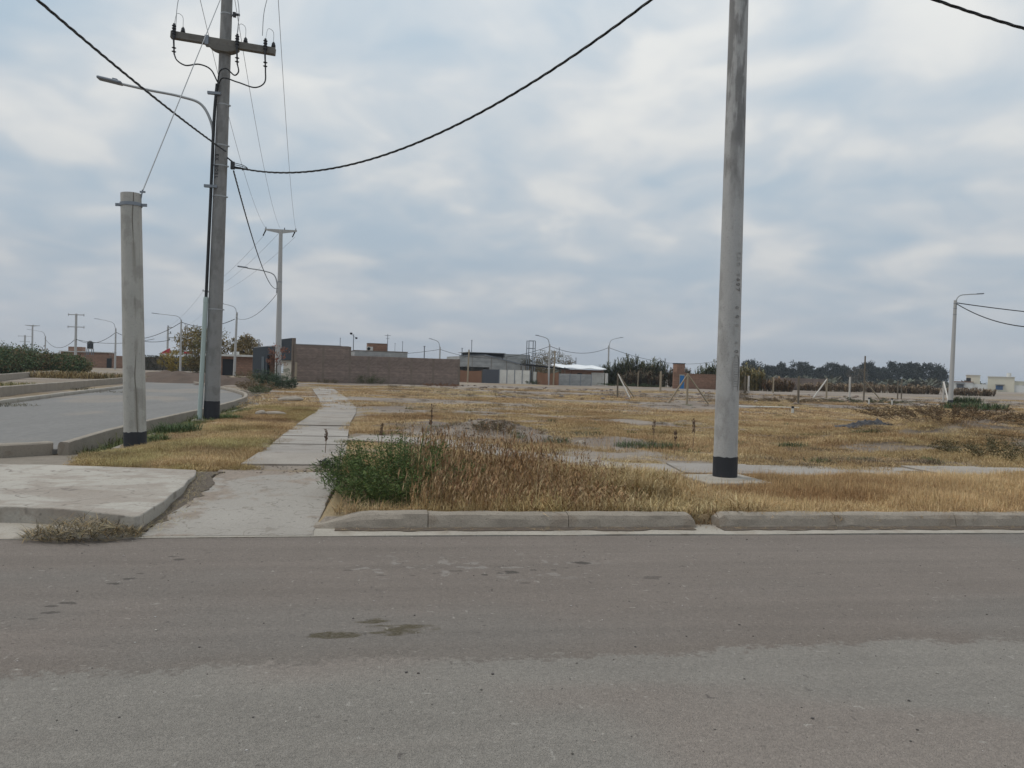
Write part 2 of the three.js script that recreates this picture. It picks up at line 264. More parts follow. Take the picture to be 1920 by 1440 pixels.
{ // front road
  const stains = [ // x, z, rx, rz, darkness : dark damp spots seen on the asphalt
    [0.94, -6.06, .085, .05, .8], [0.87, -6.04, .04, .03, .6], [1.63, -6.33, .075, .045, .85], [1.56, -6.36, .035, .02, .6], [1.15, -6.12, .045, .03, .7], [1.32, -6.12, .03, .015, .6], [0.73, -6.0, .03, .025, .7], [1.45, -6.18, .03, .015, .6], [0.5, -6.12, .05, .035, .5], [0.33, -6.05, .035, .02, .45], [0.15, -6.0, .03, .02, .5], [-0.1, -6.02, .035, .02, .5], [-0.38, -6.18, .04, .02, .5], [-0.62, -6.24, .03, .02, .45],
    [-2.18, -5.42, .07, .03, .7], [-2.25, -5.36, .05, .02, .7], [-2.2, -5.22, .06, .03, .7], [-2.26, -5.1, .03, .02, .5], [-1.98, -6.0, .05, .03, .7], [-2.03, -5.88, .06, .035, .75], [-1.95, -6.15, .03, .015, .6], [-1.86, -6.68, .05, .02, .6], [-1.78, -6.58, .045, .03, .7], [-1.6, -6.8, .04, .02, .4],
    [2.1, -5.85, .09, .05, .45], [2.5, -6.2, .04, .015, .5], [3.65, -5.95, .05, .015, .5], [1.02, -5.75, .05, .02, .5]];
  const oil = [[-0.36, -4.69, .13, .06], [0.06, -4.80, .22, .045], [0.10, -4.72, .19, .065], [-0.12, -4.93, .1, .04], [.27, -4.74, .06, .05]];
  const map = colourMap(2048, 2048, (u, v) => {
    const x = u * 12 - 4, z = -v * 5.2 - 2.4;
    const streak = fbm(x * 0.35, z * 2.6, 4), mottle = fbm(x * 1.5 + 9, z * 1.9, 4), pink = ss(.5, .68, fbm(x * .5 + 30, z * 1.1 + 4, 3)), fine = vn(x * 90, z * 90), f2 = vn(x * 47 + 5, z * 47);
    const band = -4.28 + (x - 1) * -0.02 + (fbm(x * 1.6, 3, 4) - .5) * .26;    // ragged edge of the worn wheel track
    const e = ss(-0.05, 0.06, z - band + (f2 - .5) * .10 + (fbm(x * 9, z * 14, 3) - .5) * .16);
    let worn = mix3([.200, .180, .157], [.240, .217, .190], mottle); worn = mix3(worn, [.225, .183, .156], pink * .6);
    let dusty = mix3([.160, .133, .113], [.212, .177, .152], streak * .6 + mottle * .4); dusty = mix3(dusty, [.178, .159, .140], ss(.45, .65, fbm(x * .4 + 2, z * .5 + 20, 3)) * .7);
    let c = mix3(dusty, worn, e);
    c = mix3(c, [.150, .122, .100], (1 - e) * ss(-.35, -.02, z - band) * .45 * (0.3 + fbm(x * 3, z * 6, 3)));
    const pale = ss(.66, .74, fbm(x * 7 + 3, z * 9 + 1, 3)) * ss(-6.9, -6.3, z) * ss(-5.7, -6.1, z) * ss(-.9, -.4, x) * ss(2.2, 1.2, x); c = mix3(c, [.30, .275, .25], pale * .5);
    for (const [a, b, rx, rz, k] of stains) { const dx = (x - a) / rx, dz = (z - b) / rz; if (dx > -2 && dx < 2 && dz > -2 && dz < 2) { const q = dx * dx + dz * dz + (fbm(x * 18, z * 18, 3) - .5) * 2.6; c = mix3(c, [.055, .046, .039], k * ss(1.2, .4, q)); } }
    for (const [a, b, rx, rz] of oil) { const dx = (x - a) / rx, dz = (z - b) / rz; if (Math.abs(dx) < 2 && Math.abs(dz) < 2) { const q = dx * dx + dz * dz + (fbm(x * 9 + 4, z * 20, 4) - .5) * 3.6; c = mix3(c, [.085, .068, .04], .95 * ss(1.5, .2, q) * (.6 + .7 * fbm(x * 60, z * 60, 2))); } }
    const sp = vn(x * 30 + 70, z * 30), sd = vn(x * 24 + 7, z * 24 + 90); if (sp > .93) c = mix3(c, [.40, .37, .33], (sp - .93) * 9); if (sd > .94) c = mix3(c, [.06, .05, .045], (sd - .94) * 11);
    const f3 = vn(x * 190 + 3, z * 190), tr = fbm(x * .25 + 60, z * 7.5, 3); const k = .72 + .19 * fine + .17 * f3 + .12 * f2 + .2 * tr; return [c[0] * k, c[1] * k, c[2] * k];
  }, THREE.MirroredRepeatWrapping);
  const g = new THREE.PlaneGeometry(240, 15.4, 1, 1); g.rotateX(-Math.PI / 2); g.translate(0, 0, 0.3);
  const p = g.attributes.position, uv = g.attributes.uv; for (let i = 0; i < p.count; i++) uv.setXY(i, (p.getX(i) + 4) / 12, (-p.getZ(i) - 2.4) / 5.2);
  const bm = rep(grain, 12 / 0.8, 5.2 / 0.8);
  const m = mesh('road', g, std({ map, bumpMap: bm, bumpScale: 0.012, roughness: 0.97 })); structure(m, 'dusty grey asphalt road with a paler worn wheel track', 'road');
}
{ // gutter strip along the front kerb
  const P = []; const a = [], b = []; for (let x = -60; x <= 60; x += (x > -5 && x < 12) ? 0.1 : 5) { const left = x < -2.9; a.push([x, (left ? -7.30 : -7.42) + (fbm(x * 1.3, 2, 3) - .5) * .08]); b.push([x, x < -2.5 ? -8.4 : -7.9]); }
  const m = mesh('gutter', slabGeo([...a, ...b.reverse()], -0.05, 0.012, 0.004), M.paleConcrete); structure(m, 'pale concrete gutter strip between the asphalt and the kerb', 'gutter');
}
{ // silt and straw caught against the kerb
  const r = rng(515); for (const [x0, x1, l] of [[-.6, 3.2, 'brown silt and straw lying along the left run of kerb'], [3.5, 9.5, 'brown silt lying along the right run of kerb']]) { const a = [], b = []; for (let x = x0; x <= x1; x += .05) { a.push([x, -7.56 - .05 * vn(x * 2.1, 4) + (fbm(x * 7, 9, 3) - .5) * .09]); b.push([x, -7.78]); } const root = group('gutter_silt'); mesh('silt', slabGeo([...a, ...b.reverse()], -.02, .022, .005), std({ color: L(.20, .155, .12), bumpMap: rep(grain, 1 / .35), bumpScale: .02 }), root); const c = new Cards(); for (let i = 0; i < (x1 - x0) * 60; i++) { const q = r() * 6.28; c.blade(mix(x0, x1, r()), .024, -7.64 + (r() - .5) * .16, Math.cos(q), .05, Math.sin(q), .04 + r() * .08, .004, .1, jit([.34, .25, .14], .6, r)); } c.mesh('straw', M.straw, root).userData.kind = 'stuff'; stuff(root, l, 'silt'); }
}
{ const a = [], b = [], r = rng(616); for (let z = -7.6; z > -10.95; z -= .06) { const e = -2.44 - .26 * ss(-8.2, -10.9, z); a.push([e - .08, z]); b.push([e + .14 + .14 * ss(-7.6, -10, z) + (fbm(z * 4, 6, 3) - .5) * .3, z]); }
  const root = group('edge_soil'); const g = slabGeo([...a, ...b.reverse()], -.03, .03, .01), p = g.attributes.position; for (let i = 0; i < p.count; i++) if (p.getY(i) > 0) p.setY(i, p.getY(i) + .115 * ss(-7.6, -11.4, p.getZ(i)) + .012 * fbm(p.getX(i) * 9, p.getZ(i) * 9, 2)); g.computeVertexNormals(); mesh('soil', g, std({ color: L(.215, .17, .13), bumpMap: rep(grain, 1 / .35), bumpScale: .02 }), root);
  const c = new Cards(); for (let i = 0; i < 700; i++) { const z = -7.55 - r() * 3.3, e = -2.44 - .26 * ss(-8.2, -10.9, z), q = r() * 6.28; c.blade(e + r() * r() * .4, .032 + .115 * ss(-7.6, -11.4, z), z, Math.cos(q), .15 + r() * .5, Math.sin(q), .03 + r() * .08, .004, .3, jit([.32, .26, .14], .6, r)); } c.mesh('straw', M.straw, root).userData.kind = 'stuff'; stuff(root, 'soil and straw gathered along the slab edge beside the ramp', 'soil'); }
{ // front kerb
  const prof = [[0.0, -0.08], [0.0, 0.0], [0.010, 0.035], [0.03, 0.10], [0.052, 0.138], [0.085, 0.153], [0.15, 0.157], [0.215, 0.153], [0.24, 0.135], [0.245, -0.08]].map(([o, y]) => [-o, y]);
  const root = group('kerb'); structure(root, 'rounded concrete kerb along the far side of the road, with a drain gap', 'kerb');
  const piece = (x0, x1, seed, f) => mesh('kerb_block', sweep([[x0, -7.72], [(x0 + x1) / 2, -7.72], [x1, -7.72]], prof, Math.max(12, Math.round((x1 - x0) / 0.03)), 0.011, seed, f), M.kerb, root);
  piece(-0.82, 0.33, 3, (t) => 0.18 + 0.86 * Math.pow(ss(0, 0.55, t + 0.04), 0.75) + 0.05 * ss(.5, 1, t));
  piece(0.338, 1.82, 9, t => 1 + 0.03 * Math.sin(t * 5)); piece(1.826, 3.24, 15, t => 1 - 0.4 * ss(.965, 1, t));
  piece(3.52, 4.9, 21, t => 1 - 0.3 * ss(.05, 0, t)); piece(4.906, 6.4, 27, null); piece(6.408, 7.9, 33, null); piece(7.906, 9.4, 35, null); piece(9.408, 12.4, 41, null); piece(12.408, 40, 57, null);
}
{ // corner slab on the left and the ramp
  const root = group('corner_pavement'); structure(root, 'raised pale concrete corner slab with dirt smears', 'pavement');
  const jag = []; for (let x = -9; x < -3.9; x += .07) jag.push([x, -8.10 + (fbm(x * 3.1, 8, 3) - .5) * .09]);
  mesh('concrete_slab', slabGeo([...jag, [-3.9, -8.06], [-3.7, -8.045], [-3.5, -7.985], [-3.35, -7.97], [-3.19, -7.91], [-3.0, -7.85], [-2.85, -7.75], [-2.66, -7.66], [-2.46, -7.55], [-2.42, -7.58], [-2.435, -7.9], [-2.44, -8.4], [-2.50, -8.9], [-2.515, -9.4], [-2.60, -9.9], [-2.62, -10.3], [-2.68, -10.6], [-2.74, -10.83], [-3.3, -10.98], [-4.81, -11.25], [-9, -11.4]], -0.04, 0.175, 0.014), cornerMat(), root);
  function cornerMat() {
    const t = colourMap(1024, 1024, (u, v) => { const x = u * 8 - 9, z = -v * 8 - 5;
      let c = mix3([.33, .30, .26], [.43, .395, .345], fbm(x * .9, z * .9, 4)); const w = x + (z + 9.5) * .55, d = ss(.46, .66, fbm(w * 1.1 + 5, (z - x * .3) * 2.6 + 3, 5)) * ss(-6.4, -4.6, x); c = mix3(c, [.24, .195, .16], d * .6); const d2 = ss(.5, .7, fbm(x * 6 + 2, z * 6, 4)); c = mix3(c, [.25, .205, .165], d2 * .4); const s = vn(x * 19, z * 19); if (s > .84) c = mix3(c, [.12, .095, .08], (s - .84) * 4); const cr = Math.abs(fbm(x * .8 + 3, z * .8 + 6, 5) - .5); c = mix3(c, [.16, .13, .11], ss(.006, .001, cr) * .8); const k = .93 + .14 * vn(x * 60, z * 60); return [c[0] * k, c[1] * k, c[2] * k]; }, THREE.MirroredRepeatWrapping);
    t.repeat.set(1 / 8, -1 / 8); t.offset.set(9 / 8, -5 / 8); return std({ map: t, bumpMap: rep(concreteBump, 1 / .9), bumpScale: .006 });
  }
  const ramp = group('ramp'); structure(ramp, 'low concrete ramp from the walkway down to the road', 'pavement');
  const poly = []; for (let z = -11.05; z < -7.45; z += .15) poly.push([-0.80 + (z < -8.9 ? (fbm(z * 2, 5, 3) - .5) * .1 : 0), z]);
  const geo = slabGeo([[-2.46, -11.1], [-2.0, -11.16], [-1.4, -11.02], ...poly, [-0.78, -7.42], [-2.35, -7.40]], -0.06, 0.0, 0.01); const p = geo.attributes.position;
  for (let i = 0; i < p.count; i++) { const y = p.getY(i), z = p.getZ(i); if (y > -0.03) p.setY(i, y + 0.02 + 0.115 * ss(-7.6, -11.4, z)); }
  geo.computeVertexNormals();
  const t = colourMap(1024, 1024, (u, v) => { const x = u * 2.4 - 3, z = -v * 4.4 - 7.2; let c = mix3([.265, .238, .208], [.345, .315, .278], fbm(x * 1.2, z * 1.2, 4)); const soil = ss(.54, .74, fbm(x * 3.4, z * 3.4, 5) + .36 * ss(-10.0, -11.1, z) + .22 * ss(-1.95, -2.3, x) - .12); c = mix3(c, mix3([.2, .155, .12], [.28, .225, .18], vn(x * 30, z * 30)), soil * .9); const s = vn(x * 25, z * 25); if (s > .82) c = mix3(c, [.12, .095, .08], (s - .82) * 4); const cr = Math.abs(fbm(x * 1.7 + 8, z * 1.7, 4) - .5); c = mix3(c, [.19, .16, .13], ss(.012, .002, cr) * .6); const k = .92 + .16 * vn(x * 80, z * 80); return [c[0] * k, c[1] * k, c[2] * k]; }, THREE.MirroredRepeatWrapping);
  t.repeat.set(1 / 2.4, -1 / 4.4); t.offset.set(3 / 2.4, -7.2 / 4.4);
  mesh('concrete_slab', geo, std({ map: t, bumpMap: rep(concreteBump, 1 / .7), bumpScale: .006 }), ramp);
}
{ // walkway of single slabs
  const root = group('walkway'); structure(root, 'grey concrete walkway of cast slabs running away beside the grass', 'walkway');
  let z = -11.72, r = rng(5);
  const mats = [M.walk, std({ color: L(.74, .69, .665), map: rep(concreteMap, 1 / 2.8), bumpMap: M.walk.bumpMap, bumpScale: .004 }), std({ color: L(.85, .80, .77), map: rep(concreteMap, 1 / 3.9), bumpMap: M.walk.bumpMap, bumpScale: .004 })];
  while (z > -54.6) {
    const len = z > -30 ? 1.45 + r() * .25 : 2.4, z1 = Math.max(z - len, -55), g0 = .03, top = 0.128 + r() * .034;
    const poly = [[edgeAt(walkL, z - g0), z - g0], [edgeAt(walkR, z - g0), z - g0], [edgeAt(walkR, z1 + g0), z1 + g0], [edgeAt(walkL, z1 + g0), z1 + g0]];
    if (poly.some(q => q[0] === null)) break;
    mesh('concrete_slab', slabGeo(poly, 0.0, top, 0.008), mats[Math.floor(r() * 3)], root); z = z1;
  }
  const b = group('branch_path'); structure(b, 'narrower concrete path branching behind the weeds and along the verge', 'walkway');
  const c = new THREE.CatmullRomCurve3(branch.map(([x, zz]) => V(x, 0, zz)), false, 'catmullrom', .3), L0 = c.getLength(); let s = 0;
  while (s < L0 - .5) {
    const l = s < 16 ? 1.5 : 2.5, a = [], d = []; for (const q of [s + .009, Math.min(L0, s + l / 2), Math.min(L0, s + l - .009)]) { const p = c.getPointAt(q / L0), t = c.getTangentAt(q / L0), w = .62; a.push([p.x - t.z * -w, p.z + t.x * -w]); d.unshift([p.x - t.z * w, p.z + t.x * w]); }
    mesh('concrete_slab', slabGeo([...a, ...d], 0.0, 0.13 + r() * .03, 0.008), mats[Math.floor(r() * 3)], b); s += l;
  }
}
{ // side street
  const a = kerbLine.map(([x, z]) => [x - .05, z]), b = farKerb.map(([x, z]) => [x + .05, z]).reverse();
  const map = colourMap(1024, 1024, (u, v) => { const x = u * 12, z = v * 40; let c = mix3([.145, .138, .13], [.20, .19, .18], fbm(x * .9 + z * .14, z * .12, 4)); c = mix3(c, [.24, .205, .17], ss(.52, .7, fbm(x * .5 + 9, z * .2, 4)) * .6); const k = .9 + .2 * vn(x * 20, z * 6); return [c[0] * k, c[1] * k, c[2] * k]; }, THREE.MirroredRepeatWrapping);
  map.repeat.set(1 / 12, 1 / 40);
  const m = mesh('side_street', slabGeo([[-5.98, -14.5], ...a.slice(1), ...b, [-14, -13.9], [-30, -11.3], [-40, -9], [-40, -8.6], [-13, -12.3], [-8.5, -13.28], [-6.9, -13.85], [-6.4, -14.2]].map(q => q), -0.06, 0.03, 0), std({ map, roughness: .95 })); structure(m, 'grey asphalt side street curving away to the left', 'road');
  const prof = [[-.02, -.02], [-.02, .10], [0.0, .165], [.03, .178], [.13, .178], [.15, .165], [.15, -.34]];
  const k = group('side_kerb'); structure(k, 'concrete kerb and ditch wall edging the side street', 'kerb');
  const n = kerbLine.length; mesh('kerb_block', sweep(kerbLine.slice(0, 5), prof, 90, .008, 4), M.kerb, k); mesh('kerb_block', sweep(kerbLine.slice(4), prof, 90, .008, 14), M.kerb, k);
  mesh('ditch_edge', sweep(kerbLine.slice(0, 9), [[.84, -.34], [.84, .055], [.86, .07], [.98, .07], [1.0, .05], [1.0, -.1]], 140, .012, 24), M.kerb, k);
  mesh('ditch_floor', sweep(kerbLine.slice(0, 9), [[.1, -.305], [.88, -.295]], 60, .01, 2, null, false), M.kerbDirt, k);
  const w = group('kerb_return'); structure(w, 'low concrete kerb return where the side street meets the corner', 'kerb');
  mesh('kerb_block', sweep([[-12, -12.4], [-8.5, -13.2], [-6.9, -13.75], [-6.35, -14.15], [-6.12, -14.45]], [[-.24, -.05], [-.22, .10], [-.2, .16], [-.15, .172], [0, .168], [.03, .14], [.04, -.2]].map(q => q), 70, .008, 31), M.kerb, w);
  mesh('apron', slabGeo([[-5.7, -14.5], [-5.25, -13.2], [-5.2, -11.9], [-9, -11.6], [-9, -12.9], [-6.9, -13.6], [-6.2, -14.2]], -.2, -.06, .006), M.kerbDirt, w);
  const f = group('opposite_kerb'); structure(f, 'kerb and low canal wall on the opposite side of the side street', 'kerb');
  mesh('kerb_block', sweep(farKerb.slice(0, 6), prof.map(([o, y]) => [-o - .05, y]).reverse(), 120, .008, 44), M.paleConcrete, f);
  mesh('canal_wall', sweep([[-12.2, -20], [-14.2, -27], [-15.6, -33], [-17.6, -47], [-19, -56]], [[0, -.1], [0, .48], [-.02, .5], [-.2, .5], [-.22, .48], [-.22, -.1]], 90, .012, 45), M.kerb, f);
  const f2 = group('canal_wall'); structure(f2, 'low concrete canal wall behind the opposite kerb', 'wall');
  mesh('wall_segment', sweep([[-22, -40], [-25, -51], [-29.5, -66], [-32.5, -78]], [[0, -.1], [0, .52], [-.02, .55], [-.22, .55], [-.24, .52], [-.24, -.1]], 60, .012, 46), M.kerb, f2);
}

/* ------------------------------------------------------------------- grass */
const STRAW = [[.46, .345, .19], [.395, .285, .15], [.54, .425, .255], [.30, .20, .105], [.44, .335, .20]];
function patchGeo(seed, radius, n, lmin, lmax, w, pal, lean = .9) {
  const r = rng(seed), c = new Cards();
  for (let i = 0; i < n; i++) { const a = r() * 6.283, q = Math.sqrt(r()) * radius, b = r() * 6.283, k = r() * lean; const col = jit(pal[Math.floor(r() * pal.length)], .35, r); c.blade(Math.cos(a) * q, -.012, Math.sin(a) * q, Math.cos(b) * k, .25 + r() * .75, Math.sin(b) * k, mix(lmin, lmax, r() * r()), w * (.7 + r() * .6), .2 + r() * .9, col); }
  return c.geo();
}
function scatter(name, geos, mat, list) {              // list of [x,y,z,scale,scaleY,colour]
  const root = new THREE.Group(); root.name = numbered(name); scene.add(root); const r = rng(911), per = geos.map(() => []); list.forEach(l => per[Math.floor(r() * geos.length)].push(l));
  const m4 = new THREE.Matrix4(), q = new THREE.Quaternion(), e = new THREE.Euler();
  geos.forEach((g, k) => { const im = new THREE.InstancedMesh(g, mat, per[k].length); im.name = 'blades'; im.castShadow = im.receiveShadow = true; im.userData.kind = 'stuff';
    per[k].forEach(([x, y, z, s, sy, c], i) => { e.set((r() - .5) * .12, r() * 6.283, (r() - .5) * .12); q.setFromEuler(e); m4.compose(V(x, y, z), q, V(s, s * sy, s)); im.setMatrixAt(i, m4); im.setColorAt(i, L(...c)); }); root.add(im); });
  return root;
}
function tint(x, z, r) { const a = ss(.35, .65, fbm(x * .55 + 3, z * .55 + 60, 3)), b = ss(.4, .7, fbm(x * .3 + 70, z * .3, 3)); const e = ss(.5, .72, fbm(x * .9 + 13, z * 1.6 + 5, 4)); let t = mix3([.88, .78, .68], [1.22, 1.19, 1.14], a); t = mix3(t, [.62, .47, .36], e * .75); t = mix3(t, [.92, .98, .82], b * .4); return jit(t, .3, r); }
{
  const nearG = [1, 2, 3, 4].map(s => patchGeo(s, .19, 230, .04, .16, .0028, STRAW, 1.0));
  const fieldG = [11, 12, 13, 14].map(s => patchGeo(s, .27, 240, .03, .11, .0042, STRAW, 1.5));
  const farG = [21, 22, 23].map(s => patchGeo(s, .75, 300, .035, .10, .011, STRAW, 1.6));
  const r = rng(2024), verge = [], left = [], field = [], far = [];
  const clearOf = (x, z) => Math.hypot(x - 4.72, z + 10.25) > .58 && !(Math.abs(x - 4.72) < .56 && Math.abs(z + 10.25) < .52) && Math.hypot(x + 4.72, z + 14.45) > .2 && Math.hypot(x + 5.05, z + 21.4) > .3;
  for (let i = 0; i < 5200; i++) { const x = 3.75 + r() * 10.5, z = -7.95 - r() * 2.95; if (!clearOf(x, z)) continue; const edge = ss(-7.93, -8.15, z); const s = .75 + r() * .55; verge.push([x, height(x, z), z, s, (.6 + .6 * edge) * (.6 + 1.5 * fbm(x * 1.3, z * 1.3, 3)), tint(x, z, r).map(v => v * 1.18)]); }
  for (let i = 0; i < 8000; i++) { const z = -11.3 - Math.pow(r(), 1.3) * 20, x = -5.6 + r() * 3.6; if (r() > grassiness(x, z) || !clearOf(x, z) || inWalk(x, z)) continue; if (dLine(kerbLine, x, z) < 1.12 + r() * .3) continue; if (z > -12.4 && x < -4.75 + (fbm(z * 3, 7, 2) - .5) * .5) continue; const s = .7 + r() * .6; left.push([x, height(x, z), z, s, (.45 + r() * .5) * (.3 + .7 * ss(1.1, 2.0, dLine(kerbLine, x, z))), (() => { const t = tint(x, z, r), gq = ss(.46, .64, fbm(x * .8 + 17, z * .55 + 2, 4)), dq = ss(.5, .68, fbm(x * 1.3 + 71, z * 1.1, 4)); return [t[0] * mix(.98, .84, gq) * mix(1, .72, dq), t[1] * mix(.97, .92, gq) * mix(1, .68, dq), t[2] * mix(.95, .78, gq) * mix(1, .7, dq)]; })()]); }
  for (let i = 0; i < 30000; i++) { const z = -12.05 - Math.pow(r(), 1.25) * 17, x = -1.1 + r() * (10 - z * .95); if (r() > grassiness(x, z) || inWalk(x, z) || inWalk2(x, z)) continue; const s = .8 + r() * .7; field.push([x, height(x, z), z, s, .25 + 1.9 * Math.pow(fbm(x * 1.0, z * 1.5, 3), 1.3) * (.5 + r() * .8), tint(x, z, r)]); }
  for (let i = 0; i < 2500; i++) { const z = -10.8 - r() * 1.4, x = -.6 + r() * 4.6; if (inWalk2(x, z)) continue; field.push([x, height(x, z), z, .8 + r() * .5, .8 + r() * .8, tint(x, z, r)]); }
  for (let i = 0; i < 15000; i++) { const z = -28 - Math.pow(r(), .8) * 46, x = z * .13 + r() * (10 - z * .95) - 1.5; if (r() > grassiness(x, z) * 1.15 || inWalk(x, z)) continue; if (dLine(kerbLine, x, z) < 1 && x < 0) continue; const s = .7 + r() * .8; far.push([x, height(x, z), z, s, .45 + r() * .6, tint(x, z, r)]); }
  stuff(scatter('verge_grass', nearG, M.straw, verge), 'fine dry golden grass on the verge behind the kerb', 'grass');
  stuff(scatter('strip_grass', nearG, M.straw, left), 'matted dry grass strip between the ditch and the walkway', 'grass');
  stuff(scatter('field_grass', fieldG, M.straw, field), 'dry straw-coloured grass covering the vacant lot', 'grass');
  stuff(scatter('far_grass', farG, M.straw, far), 'thin dry grass on the far part of the lot', 'grass');
}
{ // tall dry grass in the roadside ditch
  const r = rng(88);
  const RED = [[.36, .225, .10], [.42, .275, .125], [.29, .175, .08], [.52, .38, .19], [.26, .165, .075], [.48, .345, .165]], TAN = [[.46, .34, .165], [.38, .27, .125], [.54, .42, .23], [.30, .205, .095]];
  const stalk = (seed, h, n, pal, spread, seedy, lean) => { const q = rng(seed), c = new Cards();
    for (let i = 0; i < n; i++) { const a = q() * 6.283, rad = Math.sqrt(q()) * spread, x = Math.cos(a) * rad, z = Math.sin(a) * rad, b = q() * 6.283, k = q() * lean, hh = h * (.35 + q() * .75), col = jit(pal[Math.floor(q() * pal.length)], .4, q);
      c.blade(x, -.02, z, Math.cos(b) * k, 1, Math.sin(b) * k, hh, .0045 + q() * .003, .1 + q() * q() * .9, col);
      if (q() < .5) c.blade(x, hh * .25 * q(), z, Math.cos(b + 2) * .7, .8, Math.sin(b + 2) * .7, hh * .45, .006, .9, col);
      if (seedy && q() < .45) { const l = Math.hypot(k, 1), tx = x + Math.cos(b) * k / l * hh * .95, tz = z + Math.sin(b) * k / l * hh * .95, ty = hh / l * .9; for (let s = 0; s < 5; s++) c.leaf(tx, ty + s * .02, tz, Math.cos(b + s) * .5, 1, Math.sin(b + s) * .5, .05, .012, [col[0] * .75, col[1] * .7, col[2] * .75], s + b); } }
    return c.geo(); };
  const up = [31, 32, 33, 34].map(s => stalk(s, .52, 34, RED, .16, true, .55)), mat = [41, 42, 43, 44].map(s => stalk(s, .40, 60, TAN, .16, false, 1.5));
  const A = [], B = [];
  for (let i = 0; i < 270; i++) { const x = .35 + r() * 2.6 + (r() - .5) * .3, z = -8.12 - r() * 2.2; const k = (1 - .5 * ss(1.5, 2.9, x)); A.push([x, height(x, z), z, .75 + r() * .5, (.75 + r() * .7) * k * mix(1.05, .8, ss(.3, 1.2, x)), jit([1, 1, 1], .35, r)]); }
  for (let i = 0; i < 520; i++) { const x = 1.2 + r() * 2.9, z = -8.05 - r() * 2.9; if (Math.hypot(x - 4.72, z + 10.25) < .75) continue; B.push([x, height(x, z), z, .7 + r() * .6, (.55 + r() * .6) * mix(1, .55, ss(2.6, 4.1, x)), jit([.95, .95, .95], .4, r)]); }
  for (let i = 0; i < 130; i++) { const x = -.8 + Math.sqrt(r()) * 1.7, z = -8.02 - r() * .55; B.push([x, height(x, z), z, .5 + r() * .4, .4 + r() * .4, jit([.9, .85, .8], .4, r)]); }
  stuff(scatter('tall_brown_grass', up, M.straw, A), 'tall reddish-brown dead grass with seed heads behind the kerb', 'grass');
  stuff(scatter('fallen_tan_grass', mat, M.straw, B), 'matted fallen tan grass beside the concrete pole base', 'grass');
}
